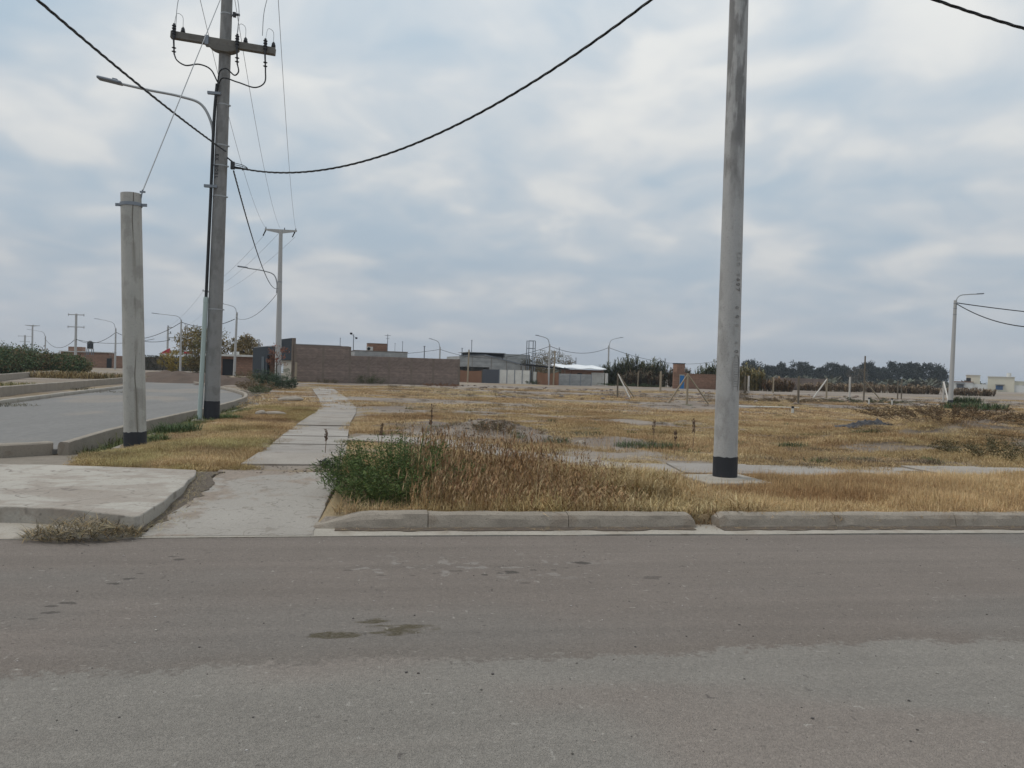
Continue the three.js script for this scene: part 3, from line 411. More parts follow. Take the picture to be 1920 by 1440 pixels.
{ // pale wispy stalks standing above the weeds, and dead weeds, clods and grit
  const r = rng(3141), wisp = s => { const q = rng(s), c = new Cards(); for (let i = 0; i < 7; i++) { const b = q() * 6.28, k = .1 + q() * .35, h = .5 + q() * .35, col = jit([.46, .34, .18], .5, q), x = (q() - .5) * .1, z = (q() - .5) * .1; c.blade(x, -.02, z, Math.cos(b) * k, 1, Math.sin(b) * k, h, .0045, .2 + q() * .3, col); for (let j = 0; j < 7; j++) { const t = .7 + j * .045; c.leaf(x + Math.cos(b) * k * h * t * .93, h * t * .97, z + Math.sin(b) * k * h * t * .93, Math.cos(b + j * 2) * .6, .8, Math.sin(b + j * 2) * .6, .04, .009, jit([.25, .16, .085], .5, q), j); } } return c.geo(); };
  const W = []; for (let i = 0; i < 85; i++) { const x = -.1 + r() * 2.6, z = -8.25 - r() * 2.4; W.push([x, height(x, z), z, .8 + r() * .35, .75 + r() * .45, jit([1, 1, 1], .4, r)]); } for (let i = 0; i < 50; i++) { const x = .5 + r() * 6, z = -12.6 - r() * 6; W.push([x, height(x, z), z, .6 + r() * .3, .6 + r() * .4, jit([.9, .85, .8], .4, r)]); }
  stuff(scatter('wispy_stalks', [61, 62, 63].map(wisp), M.straw, W), 'pale wispy seed stalks standing above the dead grass', 'grass');
  const dead = s => { const q = rng(s), c = new Cards(); for (let i = 0; i < 70; i++) { const b = q() * 6.28, a = q() * 6.28, d = Math.sqrt(q()) * .16; c.blade(Math.cos(a) * d, -.01, Math.sin(a) * d, Math.cos(b) * 1.1, .25 + q() * .9, Math.sin(b) * 1.1, .05 + q() * .14, .005, .3 + q() * .5, jit([[.17, .115, .07], [.13, .09, .06], [.22, .16, .10], [.11, .10, .055]][Math.floor(q() * 4)], .4, q)); } return c.geo(); };
  const D = []; for (let i = 0; i < 5200; i++) { const z = -12.3 - Math.pow(r(), 1.5) * 55, x = -1 + r() * (9 - z * .95); if (inWalk(x, z) || inWalk2(x, z)) continue; const p = ss(.5, .66, fbm(x * .6 + 81, z * 1.0 + 3, 4)); if (r() > p) continue; D.push([x, height(x, z), z, .7 + r() * .9 + ss(-25, -60, z), .5 + r() * .8, jit([1, 1, 1], .5, r)]); }
  stuff(scatter('dead_weeds', [71, 72, 73].map(dead), M.straw, D), 'scattered brown dead weeds among the dry field grass', 'weeds');
  const gw = s => { const q = rng(s), c = new Cards(); for (let i = 0; i < 60; i++) { const b = q() * 6.28, a = q() * 6.28, d = Math.sqrt(q()) * .12; c.blade(Math.cos(a) * d, -.01, Math.sin(a) * d, Math.cos(b), .4 + q() * .9, Math.sin(b), .05 + q() * .12, .007, .3 + q() * .5, jit([[.055, .085, .028], [.08, .105, .035], [.10, .11, .04]][Math.floor(q() * 3)], .4, q)); } return c.geo(); };
  const Gw = []; for (let i = 0; i < 620; i++) { const z = -12.6 - Math.pow(r(), 1.4) * 40, x = r() * (8 - z * .9); if (inWalk(x, z) || inWalk2(x, z) || fbm(x * .5 + 7, z * .8 + 19, 3) < .54) continue; Gw.push([x, height(x, z), z, .7 + r() * .8, .5 + r() * .7, jit([1, 1, 1], .4, r)]); } for (let i = 0; i < 420; i++) { const z = -14.6 - Math.pow(r(), 1.5) * 18, e = edgeAt(kerbLine, z); if (e === null) continue; const o = .2 + r() * .65, x = e + o; Gw.push([x, -.3, z, 1.6 + r(), 1.3 + r() * .9, jit([1.2, 1.1, 1], .4, r)]); } for (let i = 0; i < 160; i++) { const z = -14.8 - Math.pow(r(), 1.3) * 12, e = edgeAt(kerbLine, z); const x = e + 1.05 + r() * r() * .6; Gw.push([x, height(x, z), z, .9 + r() * .5, .7 + r() * .7, jit([1.3, 1.15, 1], .4, r)]); }
  stuff(scatter('green_weeds', [81, 82].map(gw), M.leaf, Gw), 'scattered small green weeds in the ditch and the field', 'weeds');
  const clod = s => { const g = new THREE.IcosahedronGeometry(.5, 1), p = g.attributes.position; for (let i = 0; i < p.count; i++) { const k = .7 + .6 * fbm(p.getX(i) * 2.6 + s, p.getY(i) * 2.6 + p.getZ(i) * 1.9, 2); p.setXYZ(i, p.getX(i) * k, p.getY(i) * k * .6, p.getZ(i) * k); } g.computeVertexNormals(); return g; };
  const C = []; for (let i = 0; i < 900; i++) { const z = -44 - r() * 34, x = 4 + r() * 44; if (fbm(x * .3, z * .5 + 40, 3) < .5) continue; const q = .08 + r() * r() * .4; C.push([x, height(x, z) + q * .1, z, q, 1, jit([.17, .13, .105], .5, r)]); } for (let i = 0; i < 260; i++) { const a = r() * 6.28, d = Math.sqrt(r()) * 1.9, x = 2.4 + Math.cos(a) * d, z = -18.4 + Math.sin(a) * d; const q = .02 + r() * r() * .12; C.push([x, height(x, z) + q * .1, z, q, 1, jit([.21, .17, .14], .4, r)]); } for (let i = 0; i < 120; i++) { const x = -2.3 + r() * 1.5, z = -10.9 - r() * .8; const q = .01 + r() * r() * .05; C.push([x, .13, z, q, 1, jit([.2, .16, .13], .5, r)]); }
  stuff(scatter('earth_clods', [1, 9, 17].map(clod), std({ color: L(1, 1, 1) }), C), 'loose earth clods and rubble lying on the bare ground', 'rubble');
  const G = []; for (let i = 0; i < 1500; i++) { const x = -4 + r() * 13, z = -2.6 - r() * 4.7; const q = .004 + r() * r() * r() * .02; G.push([x, q * .15, z, q, 1, jit(r() > .6 ? [.34, .31, .28] : [.08, .07, .062], .4, r)]); }
  stuff(scatter('road_grit', [3, 23].map(clod), std({ color: L(1, 1, 1) }), G), 'fine loose grit scattered over the asphalt', 'grit');
}
/* ------------------------------------------------------------------ plants */
function weedBush(name, x, z, rx, rz, h, stems, leaves, pal, label, cat, seed, leafLen = .05, grp) {
  const r = rng(seed), root = group(name, x, height(x, z) - .01, z), st = [], c = new Cards();
  for (let i = 0; i < stems; i++) {
    const a = r() * 6.283, q = Math.sqrt(r()), bx = Math.cos(a) * q * rx * .75, bz = Math.sin(a) * q * rz * .75, hh = h * (1 - .45 * q * q) * (.5 + r() * .62 + (r() > .9 ? .16 : 0)), tx = bx + Math.cos(a) * rx * .35 * q + (r() - .5) * .12 * h, tz = bz + Math.sin(a) * rz * .35 * q + (r() - .5) * .12 * h;
    const mx = mix(bx, tx, .4) + (r() - .5) * .05 * h, mz = mix(bz, tz, .4) + (r() - .5) * .05 * h; st.push(tube([[bx, -.03, bz], [mx, hh * .5, mz], [tx, hh, tz]], .0035 * Math.max(1, h), 5, 4));
    const n = Math.round(leaves / stems * (.6 + .8 * r()));
    for (let k = 0; k < n; k++) { const t = .08 + .92 * Math.pow(r(), .7), px = t < .5 ? mix(bx, mx, t * 2) : mix(mx, tx, t * 2 - 1), pz = t < .5 ? mix(bz, mz, t * 2) : mix(mz, tz, t * 2 - 1), b = r() * 6.283, o = r() * .085 * Math.min(1.6, h / .6); const col = jit(pal[Math.floor(r() * pal.length)], .5, r);
      c.leaf(px + Math.cos(b) * o, t * hh + (r() - .4) * .05, pz + Math.sin(b) * o, Math.cos(b) * .8, .25 + r() * .9 - .3, Math.sin(b) * .8, leafLen * (.6 + r() * .8), leafLen * .26, col, r() * 6); }
  }
  mesh('stem', st, std({ color: L(...pal[0]).multiplyScalar(1.2) }), root).userData.kind = 'stuff'; c.mesh('foliage', M.leaf, root); return tag(root, label, cat, grp);
}
const GREEN = [[.040, .064, .020], [.056, .088, .026], [.030, .048, .018], [.085, .115, .038]];
const OLIVE = [[.085, .09, .035], [.12, .11, .045], [.06, .07, .03]], BROWN = [[.15, .085, .045], [.11, .07, .04], [.2, .13, .065]], YELL = [[.25, .18, .05], [.30, .2, .055], [.16, .13, .05]];
weedBush('green_bush', .06, -9.35, .95, .75, .80, 190, 16500, [[.06, .095, .022], [.085, .13, .03], [.045, .07, .02], [.12, .155, .042], [.095, .135, .04]], 'dense dark green leafy weed bush at the left end of the kerb', 'bush', 7, .046);
weedBush('green_weed', .42, -8.6, .28, .22, .36, 18, 1100, [[.05, .085, .045], [.07, .11, .055]], 'small pale green weed sprouting below the dense green bush', 'weed', 8, .042);
weedBush('green_weed', -.75, -9.9, .25, .3, .45, 18, 1200, GREEN, 'loose leafy green weed leaning over the walkway edge', 'weed', 9, .045);
function tuft(name, x, z, rad, h, n, pal, label, cat, seed, w = .008, grp) { const r = rng(seed), c = new Cards(); for (let i = 0; i < n; i++) { const a = r() * 6.283, q = Math.sqrt(r()) * rad, b = r() * 6.283; const px = Math.cos(a) * q * 1.25, pz = Math.sin(a) * q; c.blade(px, height(x + px, z + pz) - height(x, z) - .02, pz, Math.cos(b) * .7, .5 + r(), Math.sin(b) * .7, h * (.4 + r() * .7), w, .3 + r() * .8, jit(pal[Math.floor(r() * pal.length)], .5, r)); } const m = c.mesh(name, M.leaf); m.position.set(x, height(x, z), z); return tag(m, label, cat, grp); }
tuft('green_tuft', 8.75, -15.55, .26, .24, 420, GREEN, 'dark green weed tuft in the dry grass right of the pole', 'weed', 51);
tuft('green_tuft', 11.45, -17.0, .30, .22, 420, GREEN, 'green weed tuft at the foot of the dark rubbish pile', 'weed', 52);
tuft('green_tuft', 10.7, -18.2, .2, .14, 160, GREEN, 'sparse green tuft behind the rubbish pile tufts', 'weed', 53);
tuft('green_tuft', 5.35, -15.4, .62, .22, 900, GREEN, 'wide green weed patch in dry grass left of the tall pole', 'weed', 54);
tuft('green_tuft', 4.55, -18.2, .5, .16, 420, [[.08, .085, .04], [.05, .065, .03]], 'olive weed patch beyond the wide green patch', 'weed', 55);
tuft('green_tuft', 3.45, -16.0, .25, .28, 200, GREEN, 'upright green weeds beside the bare dirt mound', 'weed', 56);
tuft('green_tuft', -1.0, -15.4, .22, .16, 320, [[.10, .12, .035], [.07, .09, .03]], 'bright olive tuft at the corner of the walkway', 'weed', 57);
tuft('green_tuft', -4.75, -15.3, .3, .24, 700, [[.06, .10, .03], [.09, .12, .04]], 'green grass patch at the foot of the short pole', 'weed', 58);
tuft('green_tuft', -5.3, -15.6, .28, .34, 520, [[.06, .10, .03], [.09, .12, .04]], 'green ditch grass left of the short pole', 'weed', 59);
tuft('green_tuft', -4.95, -17.6, .45, .34, 1100, [[.06, .10, .03], [.05, .08, .03]], 'green grass in the ditch behind the short pole', 'weed', 60);
tuft('green_tuft', -4.62, -21.6, .3, .22, 420, [[.07, .12, .03], [.05, .09, .025]], 'bright green tuft right of the tall crossarm pole base', 'weed', 61);
tuft('green_tuft', -5.5, -21.2, .22, .28, 260, [[.07, .12, .03], [.05, .09, .025]], 'bright green tuft left of the pole conduit', 'weed', 62);
tuft('green_tuft', -2.45, -17.3, .3, .1, 260, [[.09, .10, .03], [.06, .075, .025]], 'low green tuft on the left edge of the walkway', 'weed', 63);
tuft('green_tuft', 36.6, -43.0, 1.6, .75, 900, GREEN, 'broad green grass clump beyond the field near the lamp post', 'weed', 64, .03);
tuft('green_tuft', 45.4, -54.2, .9, 1.0, 600, GREEN, 'round green bush right of the far leaning lamp post', 'weed', 65, .03);
tuft('kerb_weed', 3.36, -7.4, .12, .07, 120, [[.12, .10, .05], [.2, .13, .06]], 'dry weed sprig in the gutter at the kerb gap', 'weed', 66, .006);
tuft('kerb_weed', 2.95, -7.36, .09, .04, 60, [[.12, .10, .05], [.09, .08, .05]], 'small grey weed sprig left of the kerb gap', 'weed', 67, .006);
tuft('kerb_weed', 3.75, -7.38, .12, .045, 70, [[.12, .10, .05], [.09, .08, .05]], 'small flat weed right of the kerb gap', 'weed', 68, .006);
tuft('kerb_weed', 3.4, -7.85, .2, .16, 260, [[.28, .17, .08], [.2, .12, .06]], 'rust-coloured grass spilling through the kerb gap', 'weed', 69, .006);
tuft('rubbish_grass', -2.52, -9.9, .2, .08, 300, STRAW, 'straw litter along the slab edge beside the ramp', 'straw', 70, .005);
tuft('rubbish_grass', -2.36, -8.6, .14, .06, 260, STRAW, 'thin straw litter at the front of the slab edge', 'straw', 71, .005);
{ // pulled-weed heap at the slab corner
  const r = rng(404), c = new Cards(), pal = [[.15, .115, .055], [.22, .155, .075], [.10, .085, .045], [.32, .235, .12], [.065, .055, .033]];
  for (let i = 0; i < 1500; i++) { const a = r() * 6.283, q = Math.sqrt(r()), x = Math.cos(a) * q * .52, z = Math.sin(a) * q * .26, y = .19 * Math.pow(1 - q, .7) * r(), b = r() * 6.283; c.blade(x, y, z, Math.cos(b), (r() - .25) * .9, Math.sin(b), .06 + r() * .14, .004 + r() * .004, .4 * r(), jit(pal[Math.floor(r() * pal.length)], .4, r)); }
  for (let i = 0; i < 16; i++) { const a = r() * 6.283; c.blade((r() - .5) * .7, .03 + r() * .1, (r() - .2) * .3, Math.cos(a), (r() - .2) * .8, Math.abs(Math.sin(a)), .25, .009, .05, [.52, .43, .27]); }
  const m = c.mesh('straw_heap', M.straw); m.position.set(-2.87, .015, -7.43); tag(m, 'heap of pulled dry weeds and straw at the slab corner', 'straw');
}
function stalk(x, z, h, label, seed, dry) { const r = rng(seed), root = group('seed_stalk', x, height(x, z), z), c = new Cards(); mesh('stem', tube([[0, -.03, 0], [.03 * h, h * .5, .01], [.12 * h * (r() - .3), h, .05 * (r() - .5)]], .006, 8, 4), std({ color: L(.16, .11, .07) }), root); for (let i = 0; i < 46; i++) { const t = .55 + r() * .45, b = r() * 6.28; c.leaf((r() - .5) * .05 + .03 * h * t, t * h, (r() - .5) * .05, Math.cos(b) * .6, .8, Math.sin(b) * .6, .06, .02, jit([.12, .075, .05], .5, r), b); } c.mesh('seed_head', M.leaf, root); return tag(root, label, 'weed'); }
stalk(5.0, -14.2, .62, 'tall dry seed stalk left of the wide green patch', 1); stalk(6.0, -14.6, .66, 'straight dark seed stalk standing right of the wide green patch', 2); stalk(-1.25, -13.4, .42, 'thin purple seed stalk rising over the walkway', 3); stalk(5.3, -13.8, .45, 'short bent seed stalk in the dry grass', 4); stalk(-.3, -13.9, .5, 'dark seed stalk between walkway and branch path', 5); stalk(.6, -14.2, .85, 'tallest leaning seed stalk behind the green bush', 6);
/* right-edge shrub, mound cover and rubbish */
weedBush('olive_shrub', 12.9, -14.2, 1.5, 1.1, .4, 70, 4200, [[.12, .10, .05], [.15, .115, .06], [.085, .085, .04]], 'low olive shrub at the foot of the grassy mound', 'bush', 15, .06);
weedBush('brown_shrub', 14.0, -17.2, 2.6, 1.3, .40, 90, 6500, [[.13, .085, .05], [.17, .11, .06], [.10, .075, .045]], 'brown dead weeds covering the earth mound', 'bush', 16, .06);
weedBush('brown_shrub', 2.3, -17.6, .55, .4, .28, 40, 1600, [[.16, .105, .06], [.12, .08, .05], [.09, .085, .04]], 'brown weeds on the bare dirt mound behind the bush', 'bush', 17, .05);
{ const r = rng(33), g = new THREE.PlaneGeometry(1.9, .8, 50, 26); g.rotateX(-Math.PI / 2); const p = g.attributes.position; for (let i = 0; i < p.count; i++) { const x = p.getX(i), z = p.getZ(i); p.setXYZ(i, x * (1 + .12 * (fbm(z * 4, x * 2, 2) - .5)), -.03 + .20 * Math.exp(-(x * x * 1.4 + z * z * 7)) * (.2 + 1.4 * fbm(x * 6 + 9, z * 8, 3)) + .10 * (fbm(x * 11, z * 11, 3) - .3), z * (1 + .5 * (fbm(x * 3, z, 2) - .5))); } g.computeVertexNormals();
  const m = mesh('plastic_sheet', boxUV(g), std({ color: L(.030, .027, .030), roughness: .6 })); m.position.set(12.6, height(12.6, -18.4), -18.4); m.rotation.y = .2; tag(m, 'crumpled dark plastic sheeting lying beside the mound', 'plastic sheet'); }
{ const r = rng(12); const stone = (x, z, w, h, d, label) => { const g = new THREE.IcosahedronGeometry(.5, 2), p = g.attributes.position; const s0 = r() * 50; for (let i = 0; i < p.count; i++) { const a = .75 + .5 * fbm(p.getX(i) * 2.3 + s0, p.getY(i) * 2.3 + p.getZ(i) * 1.7, 3); p.setXYZ(i, p.getX(i) * a, Math.max(-.2, p.getY(i) * a), p.getZ(i) * a); } g.scale(w, h, d); g.computeVertexNormals(); const m = mesh('stone', boxUV(g), M.kerb); m.position.set(x, height(x, z) + h * .2, z); m.rotation.y = r() * 3; tag(m, label, 'stone'); };
  stone(-4.15, -23.6, .32, .2, .3, 'small squarish stone on the dry grass by the ditch'); stone(-3.75, -23.7, .75, .17, .35, 'long flat stone on the dry grass by the ditch'); stone(-4.6, -33.5, 1.1, .3, .6, 'pale boulder in the grass near the brick wall'); stone(-3.35, -14.0, .05, .05, .05, 'tiny white pebble on the grass right of the short pole'); stone(3.95, -15.85, .25, .12, .2, 'pale clod of earth beside the green weeds');
  const c = new Cards(); for (let i = 0; i < 60; i++) { const b = r() * 6.28; c.leaf((r() - .5) * .22, .01 + r() * .05, (r() - .5) * .12, Math.cos(b), r() * .6, Math.sin(b), .08, .05, [.012, .012, .013], b); } const m = c.mesh('black_litter', M.leaf); m.position.set(-1.08, .15, -11.75); tag(m, 'torn black plastic litter on the walkway joint', 'litter'); }

/* ------------------------------------------------------- poles and lamps */
function poleMap(seed, dark, streak) {
  return colourMap(512, 2048, (u, v) => {
    const th = u * 6.2832, a = u * 1.1, y = v * 12, cx = Math.cos(th) * .18, cz = Math.sin(th) * .18, n3 = (k, ky, o, oct) => .5 * fbm(cx * k + o, y * ky, oct) + .5 * fbm(cz * k + o + 31, y * ky + 17, oct);   // metres round the shaft
    let c = mix3([.33, .325, .315], [.43, .422, .408], n3(5, 3, seed + 3, 4));
    c = mix3(c, [.26, .252, .24], ss(.5, .64, n3(9, 3.5, seed * 3 + 7, 5)) * .6);
    const weatherShade = ss(.42, .58, n3(14, 2.6, seed + 1, 5)); c = mix3(c, [.15, .145, .14], dark * weatherShade * ss(3.6, 5.4, y + (n3(9, 4, 60, 3) - .5) * 3));  // weathering streaks, with the backlit darkness of the upper shaft painted in
    if (streak) { const s = Math.abs(a - .085 - (fbm(y * 1.5, seed, 3) - .5) * .05); c = mix3(c, [.10, .085, .07], ss(.014, .003, s) * ss(.38, .55, fbm(y * 1.3, 3 + seed, 3)) * .9); c = mix3(c, [.2, .185, .165], ss(.05, .01, s) * ss(.42, .6, fbm(y * 2.3, 13 + seed, 3)) * .5); }
    c = mix3(c, [.2, .19, .18], ss(.004, .001, Math.abs(a - .19)) * .6);
    const p = vn(a * 90, y * 90); if (p > .84) c = mix3(c, [.15, .145, .14], (p - .84) * 4); const k = .9 + .2 * vn(a * 160, y * 160); return [c[0] * k, c[1] * k, c[2] * k];
  });
}
M.pole = std({ color: L(.66, .66, .67), map: poleMap(3, .2, false), bumpMap: rep(concreteBump, 1.4, 15), bumpScale: .006 });
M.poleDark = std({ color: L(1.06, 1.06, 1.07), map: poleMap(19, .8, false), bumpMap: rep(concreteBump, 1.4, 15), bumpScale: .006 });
M.poleStub = std({ color: L(1.06, 1.045, 1.0), map: poleMap(41, .1, true), bumpMap: rep(concreteBump, 1.4, 15), bumpScale: .006 });
M.paint = std({ color: L(.016, .018, .024), roughness: .6, bumpMap: rep(concreteBump, 2), bumpScale: .003 });
M.conduit = std({ color: L(.38, .45, .43), roughness: .6 });
M.farPole = std({ color: L(.40, .395, .385) });
function shaft(h, r0, r1, seg = 28, rings = 14) { const g = new THREE.CylinderGeometry(r1, r0, h, seg, rings, false); g.translate(0, h / 2, 0); const p = g.attributes.position, uv = g.attributes.uv; for (let i = 0; i < p.count; i++) uv.setXY(i, uv.getX(i), p.getY(i) / 12); return g; }
function paintBand(h, r0, seed) { const n = 40, P = [], I = []; for (let i = 0; i <= n; i++) { const a = i / n * 6.2832, t = h + (fbm(Math.cos(a) * 4 + seed, Math.sin(a) * 4, 3) - .5) * .03; for (const [r, y] of [[r0 + .003, -.05], [r0 + .003, t], [r0 - .004, t + .001]]) P.push(Math.cos(a) * r, y, Math.sin(a) * r); } for (let i = 0; i < n; i++) for (let k = 0; k < 2; k++) { const a = i * 3 + k; I.push(a, a + 1, a + 3, a + 1, a + 4, a + 3); } const g = new THREE.BufferGeometry(); g.setAttribute('position', new THREE.Float32BufferAttribute(P, 3)); g.setIndex(I); const q = g.toNonIndexed(); q.computeVertexNormals(); return boxUV(q); }
function ring(r, y, h = .04, n = 24) { const g = new THREE.CylinderGeometry(r, r, h, n, 1, true); g.translate(0, y, 0); return g; }
const font = await new FontLoader().loadAsync('fonts/droid/droid_sans_bold.typeface.json');
function letter(ch, size, depth) { const g = new TextGeometry(ch, { font, size, depth, curveSegments: 3, bevelEnabled: false }); g.computeBoundingBox(); const b = g.boundingBox; g.translate(-(b.min.x + b.max.x) / 2, -(b.min.y + b.max.y) / 2, 0); return g; }

{ // concrete pole by the kerb
  const root = group('concrete_pole', 4.72, .12, -10.25), r0 = .172, r1 = .122, h = 8.55; root.rotation.z = .004;
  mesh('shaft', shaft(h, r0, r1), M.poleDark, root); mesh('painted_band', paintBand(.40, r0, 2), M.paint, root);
  // relief marks cast into the shaft, on the side facing the road
  const rad = y => r0 + (r1 - r0) * y / h, marks = [[2.55, '8'], [2.42, '0'], [2.30, '8'], [2.05, '4'], [1.92, '0'], [3.32, 'C'], [3.25, 'A'], [3.17, 'O'], [3.02, '0'], [2.95, '4'], [2.88, '0'], [2.81, '7']], az = .30;
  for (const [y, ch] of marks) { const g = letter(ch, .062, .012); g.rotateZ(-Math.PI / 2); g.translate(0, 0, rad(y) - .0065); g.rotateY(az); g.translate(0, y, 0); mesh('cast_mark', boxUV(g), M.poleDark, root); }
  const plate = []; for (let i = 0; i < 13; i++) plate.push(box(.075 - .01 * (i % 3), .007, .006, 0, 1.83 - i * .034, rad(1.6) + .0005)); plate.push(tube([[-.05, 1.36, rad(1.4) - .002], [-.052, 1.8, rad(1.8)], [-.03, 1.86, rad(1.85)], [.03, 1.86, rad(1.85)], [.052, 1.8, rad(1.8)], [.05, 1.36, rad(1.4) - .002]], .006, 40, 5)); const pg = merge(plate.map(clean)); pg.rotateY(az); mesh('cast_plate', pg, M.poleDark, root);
  tag(root, 'tall bare concrete pole with black base standing on the verge', 'utility pole');
  const fg = group('pole_footing', 4.72, .13, -10.25, .1); mesh('footing', [box(1.0, .10, .9, 0, .02, 0, 0, .02)], M.paleConcrete, fg); mesh('collar', (() => { const g = new THREE.CylinderGeometry(.24, .31, .03, 24); g.translate(0, .083, 0); return g; })(), M.paleConcrete, fg); tag(fg, 'square pale concrete footing around the bare concrete pole', 'footing');
}
{ // cut-off pole on the left
  const root = group('pole_stub', -4.72, .10, -14.45); root.rotation.z = .036; mesh('shaft', shaft(4.58, .19, .172), M.poleStub, root); mesh('painted_band', paintBand(.27, .19, 6), M.paint, root);
  mesh('clamp', [ring(.186, 4.38, .06), box(.10, .05, .03, .22, 4.38, 0), box(.09, .05, .03, -.22, 4.38, 0)], M.steel, root); mesh('guy_eye', [rod([.17, 4.5, 0], [.20, 4.66, 0], .012), box(.09, .03, .03, .2, 4.62, 0)], M.steel, root);
  tag(root, 'short cut-off concrete pole with a black base and steel clamp', 'utility pole');
}
/* wires: every run is a thing of its own */
function sagPts(a, b, s, n) { const o = []; for (let i = 0; i <= n; i++) { const t = i / n; o.push(V(mix(a[0], b[0], t), mix(a[1], b[1], t) - 4 * s * t * (1 - t), mix(a[2], b[2], t))); } return o; }
function wire(name, a, b, s, r, mat, label, n = 24, grp) { const m = mesh(name, tube(sagPts(a, b, s, n), r, n, 5), mat); return tag(m, label, 'cable', grp); }
function bundle(a, b, s, label, r = .014, pitch = .85) {
  const root = group('cable_bundle'), len = V(...a).distanceTo(V(...b)), n = Math.round(len * 9), base = sagPts(a, b, s, n);
  for (let k = 0; k < 3; k++) { const pts = base.map((p, i) => { const ph = i / n * len / pitch * 6.283 + k * 2.094; const d = V(b[0] - a[0], 0, b[2] - a[2]).normalize(); return V(p.x - d.z * Math.cos(ph) * r, p.y + Math.sin(ph) * r, p.z + d.x * Math.cos(ph) * r); }); mesh('strand', tube(pts, r * .85, n, 5), M.cable, root); }
  return tag(root, label, 'cable');
}
const T = [-4.61, 7.05, -21.42];
bundle([-4.58, 7.03, -21.4], [4.75, 8.2, -10.28], 1.3, 'thick black twisted cable sagging from the crossarm pole towards the kerb pole');
bundle([4.78, 8.2, -10.24], [22, 8.0, -10.9], 1.15, 'thick black twisted cable leaving the kerb pole along the road');
bundle([-4.80, 7.40, -21.25], [-6, 7, 4], .5, 'thick black twisted cable running overhead from the crossarm pole across the road');
bundle([-4.64, 6.95, -21.5], [-11.25, 8.78, -71.35], 1.05, 'black twisted cable descending from the crossarm pole to the next street pole', .013, 1.1);
{ // crossarm pole
  const root = group('crossarm_pole', -5.05, .08, -21.4); root.rotation.z = -.0138;
  const h = 13.2, r0 = .205, r1 = .135, rad = y => r0 + (r1 - r0) * y / h;
  mesh('shaft', shaft(h, r0, r1), M.pole, root); mesh('painted_band', paintBand(.55, r0, 11), M.paint, root);
  // crossarm: deep concrete beam with a thickened saddle, turned a little
  const arm = []; arm.push(box(2.7, .19, .16, 0, 10.2, .17, 0, .015)); { const s = new THREE.Shape(); s.moveTo(-.40, 0); s.lineTo(.40, 0); s.quadraticCurveTo(.3, -.12, .14, -.14); s.lineTo(-.14, -.14); s.quadraticCurveTo(-.3, -.12, -.40, 0); const g = new THREE.ExtrudeGeometry(s, { depth: .24, bevelEnabled: false }); g.translate(0, 10.105, .03); arm.push(boxUV(g)); }
  const cg = merge(arm.map(clean)); cg.translate(0, -10.2, 0); cg.rotateZ(-.062); cg.translate(0, 10.2, 0); mesh('crossarm', cg, std({ color: L(.42, .41, .40), map: rep(concreteMap, .5) }), root);
  const ay = x => 10.2 - .062 * x + .10;
  const xsI = [-1.24, .37, 1.10];
  xsI.forEach((x, i) => {
    const ins = (px, y0, hh) => { const g = new THREE.LatheGeometry([[0, 0], [.035, 0], [.035, .03], [.065, .04], [.045, .06], [.06, .075], [.04, .1], [.05, .12], [.03, .15], [.018, .17], [0, .18]].map(([a, b]) => new THREE.Vector2(a, b * hh)), 10); g.translate(px, y0, .17); return g; };
    mesh('insulator', ins(x + .19, ay(x + .19) - .01, 1.0), M.insul, root);
    mesh('surge_arrester', [rod([x, ay(x) - .24, .30], [x, ay(x) + .16, .30], .03, .03, 8), ...[0, 1, 2, 3].map(k => rod([x, ay(x) - .12 + k * .07, .30], [x, ay(x) - .10 + k * .07, .30], .055, .055, 10)), box(.06, .3, .1, x, ay(x) - .05, .27)], M.insul, root);
    // termination: sheds and cable down to the riser
    const y0 = ay(x) - .24, dy = i === 0 ? 9.55 : i === 1 ? 9.36 : 9.15;
    mesh('cable_termination', [rod([x, y0, .30], [x + .03, y0 - .42, .31], .024, .02, 8), ...[.24, .34].map(k => rod([x + .02, y0 - k, .31], [x + .02, y0 - k - .012, .31], .06, .045, 10))], M.insul, root);
    const end = [-.12, i === 0 ? 9.15 : i === 1 ? 9.0 : 8.9, .18]; const s = x < 0 ? 1 : -1;
    mesh('riser_cable', tube(i === 0 ? [[x + .03, y0 - .4, .31], [x + .1, 9.58, .32], [x + .32, 9.46, .32], [x + .66, 9.53, .30], [-.3, 9.45, .25], end] : i === 1 ? [[x + .03, y0 - .4, .31], [x + .07, 9.42, .33], [x - .02, 9.32, .33], [.12, 9.48, .32], [-.04, 9.42, .28], end] : [[x + .03, y0 - .4, .31], [x + .02, 9.2, .33], [x - .2, 9.05, .33], [.42, 9.15, .32], [.02, 9.22, .30], end], .019, 40, 6), M.cable, root);
    mesh('jumper', tube([[x + .19, ay(x + .19) + .16, .17], [x + .17, ay(x) + .42, .2], [x + .06, ay(x) + .46, .25], [x, ay(x) + .16, .30]], .006, 20, 4), M.wire, root);
  });
  mesh('arm_brace', [box(.1, .24, .22, -.42, 10.22, .17)], M.steel, root);
  // cable down the left face into a pale conduit
  mesh('downlead', tube([[-.13, 9.1, .18], [-.18, 8.4, .13], [-.2, 6, .13], [-.225, 3.2, .13]], .042, 24, 8), M.cable, root);
  mesh('conduit', [rod([-.225, 3.3, .14], [-.275, -.05, .14], .062, .062, 14), rod([-.225, 3.22, .14], [-.224, 3.36, .14], .07, .06, 14)], M.conduit, root);
  for (const [y, w] of [[8.85, .3], [6.35, .3]]) mesh('bracket', box(.34, .07, .09, -.2, y, .16), M.steel, root);
  for (const y of [8.6, 7.5, 6.95, 6.12, 3.05, 11.05]) mesh('strap', [ring(rad(y) + .006, y, .03), box(.05, .03, .05, rad(y) + .02, y, .02)], M.galv, root);
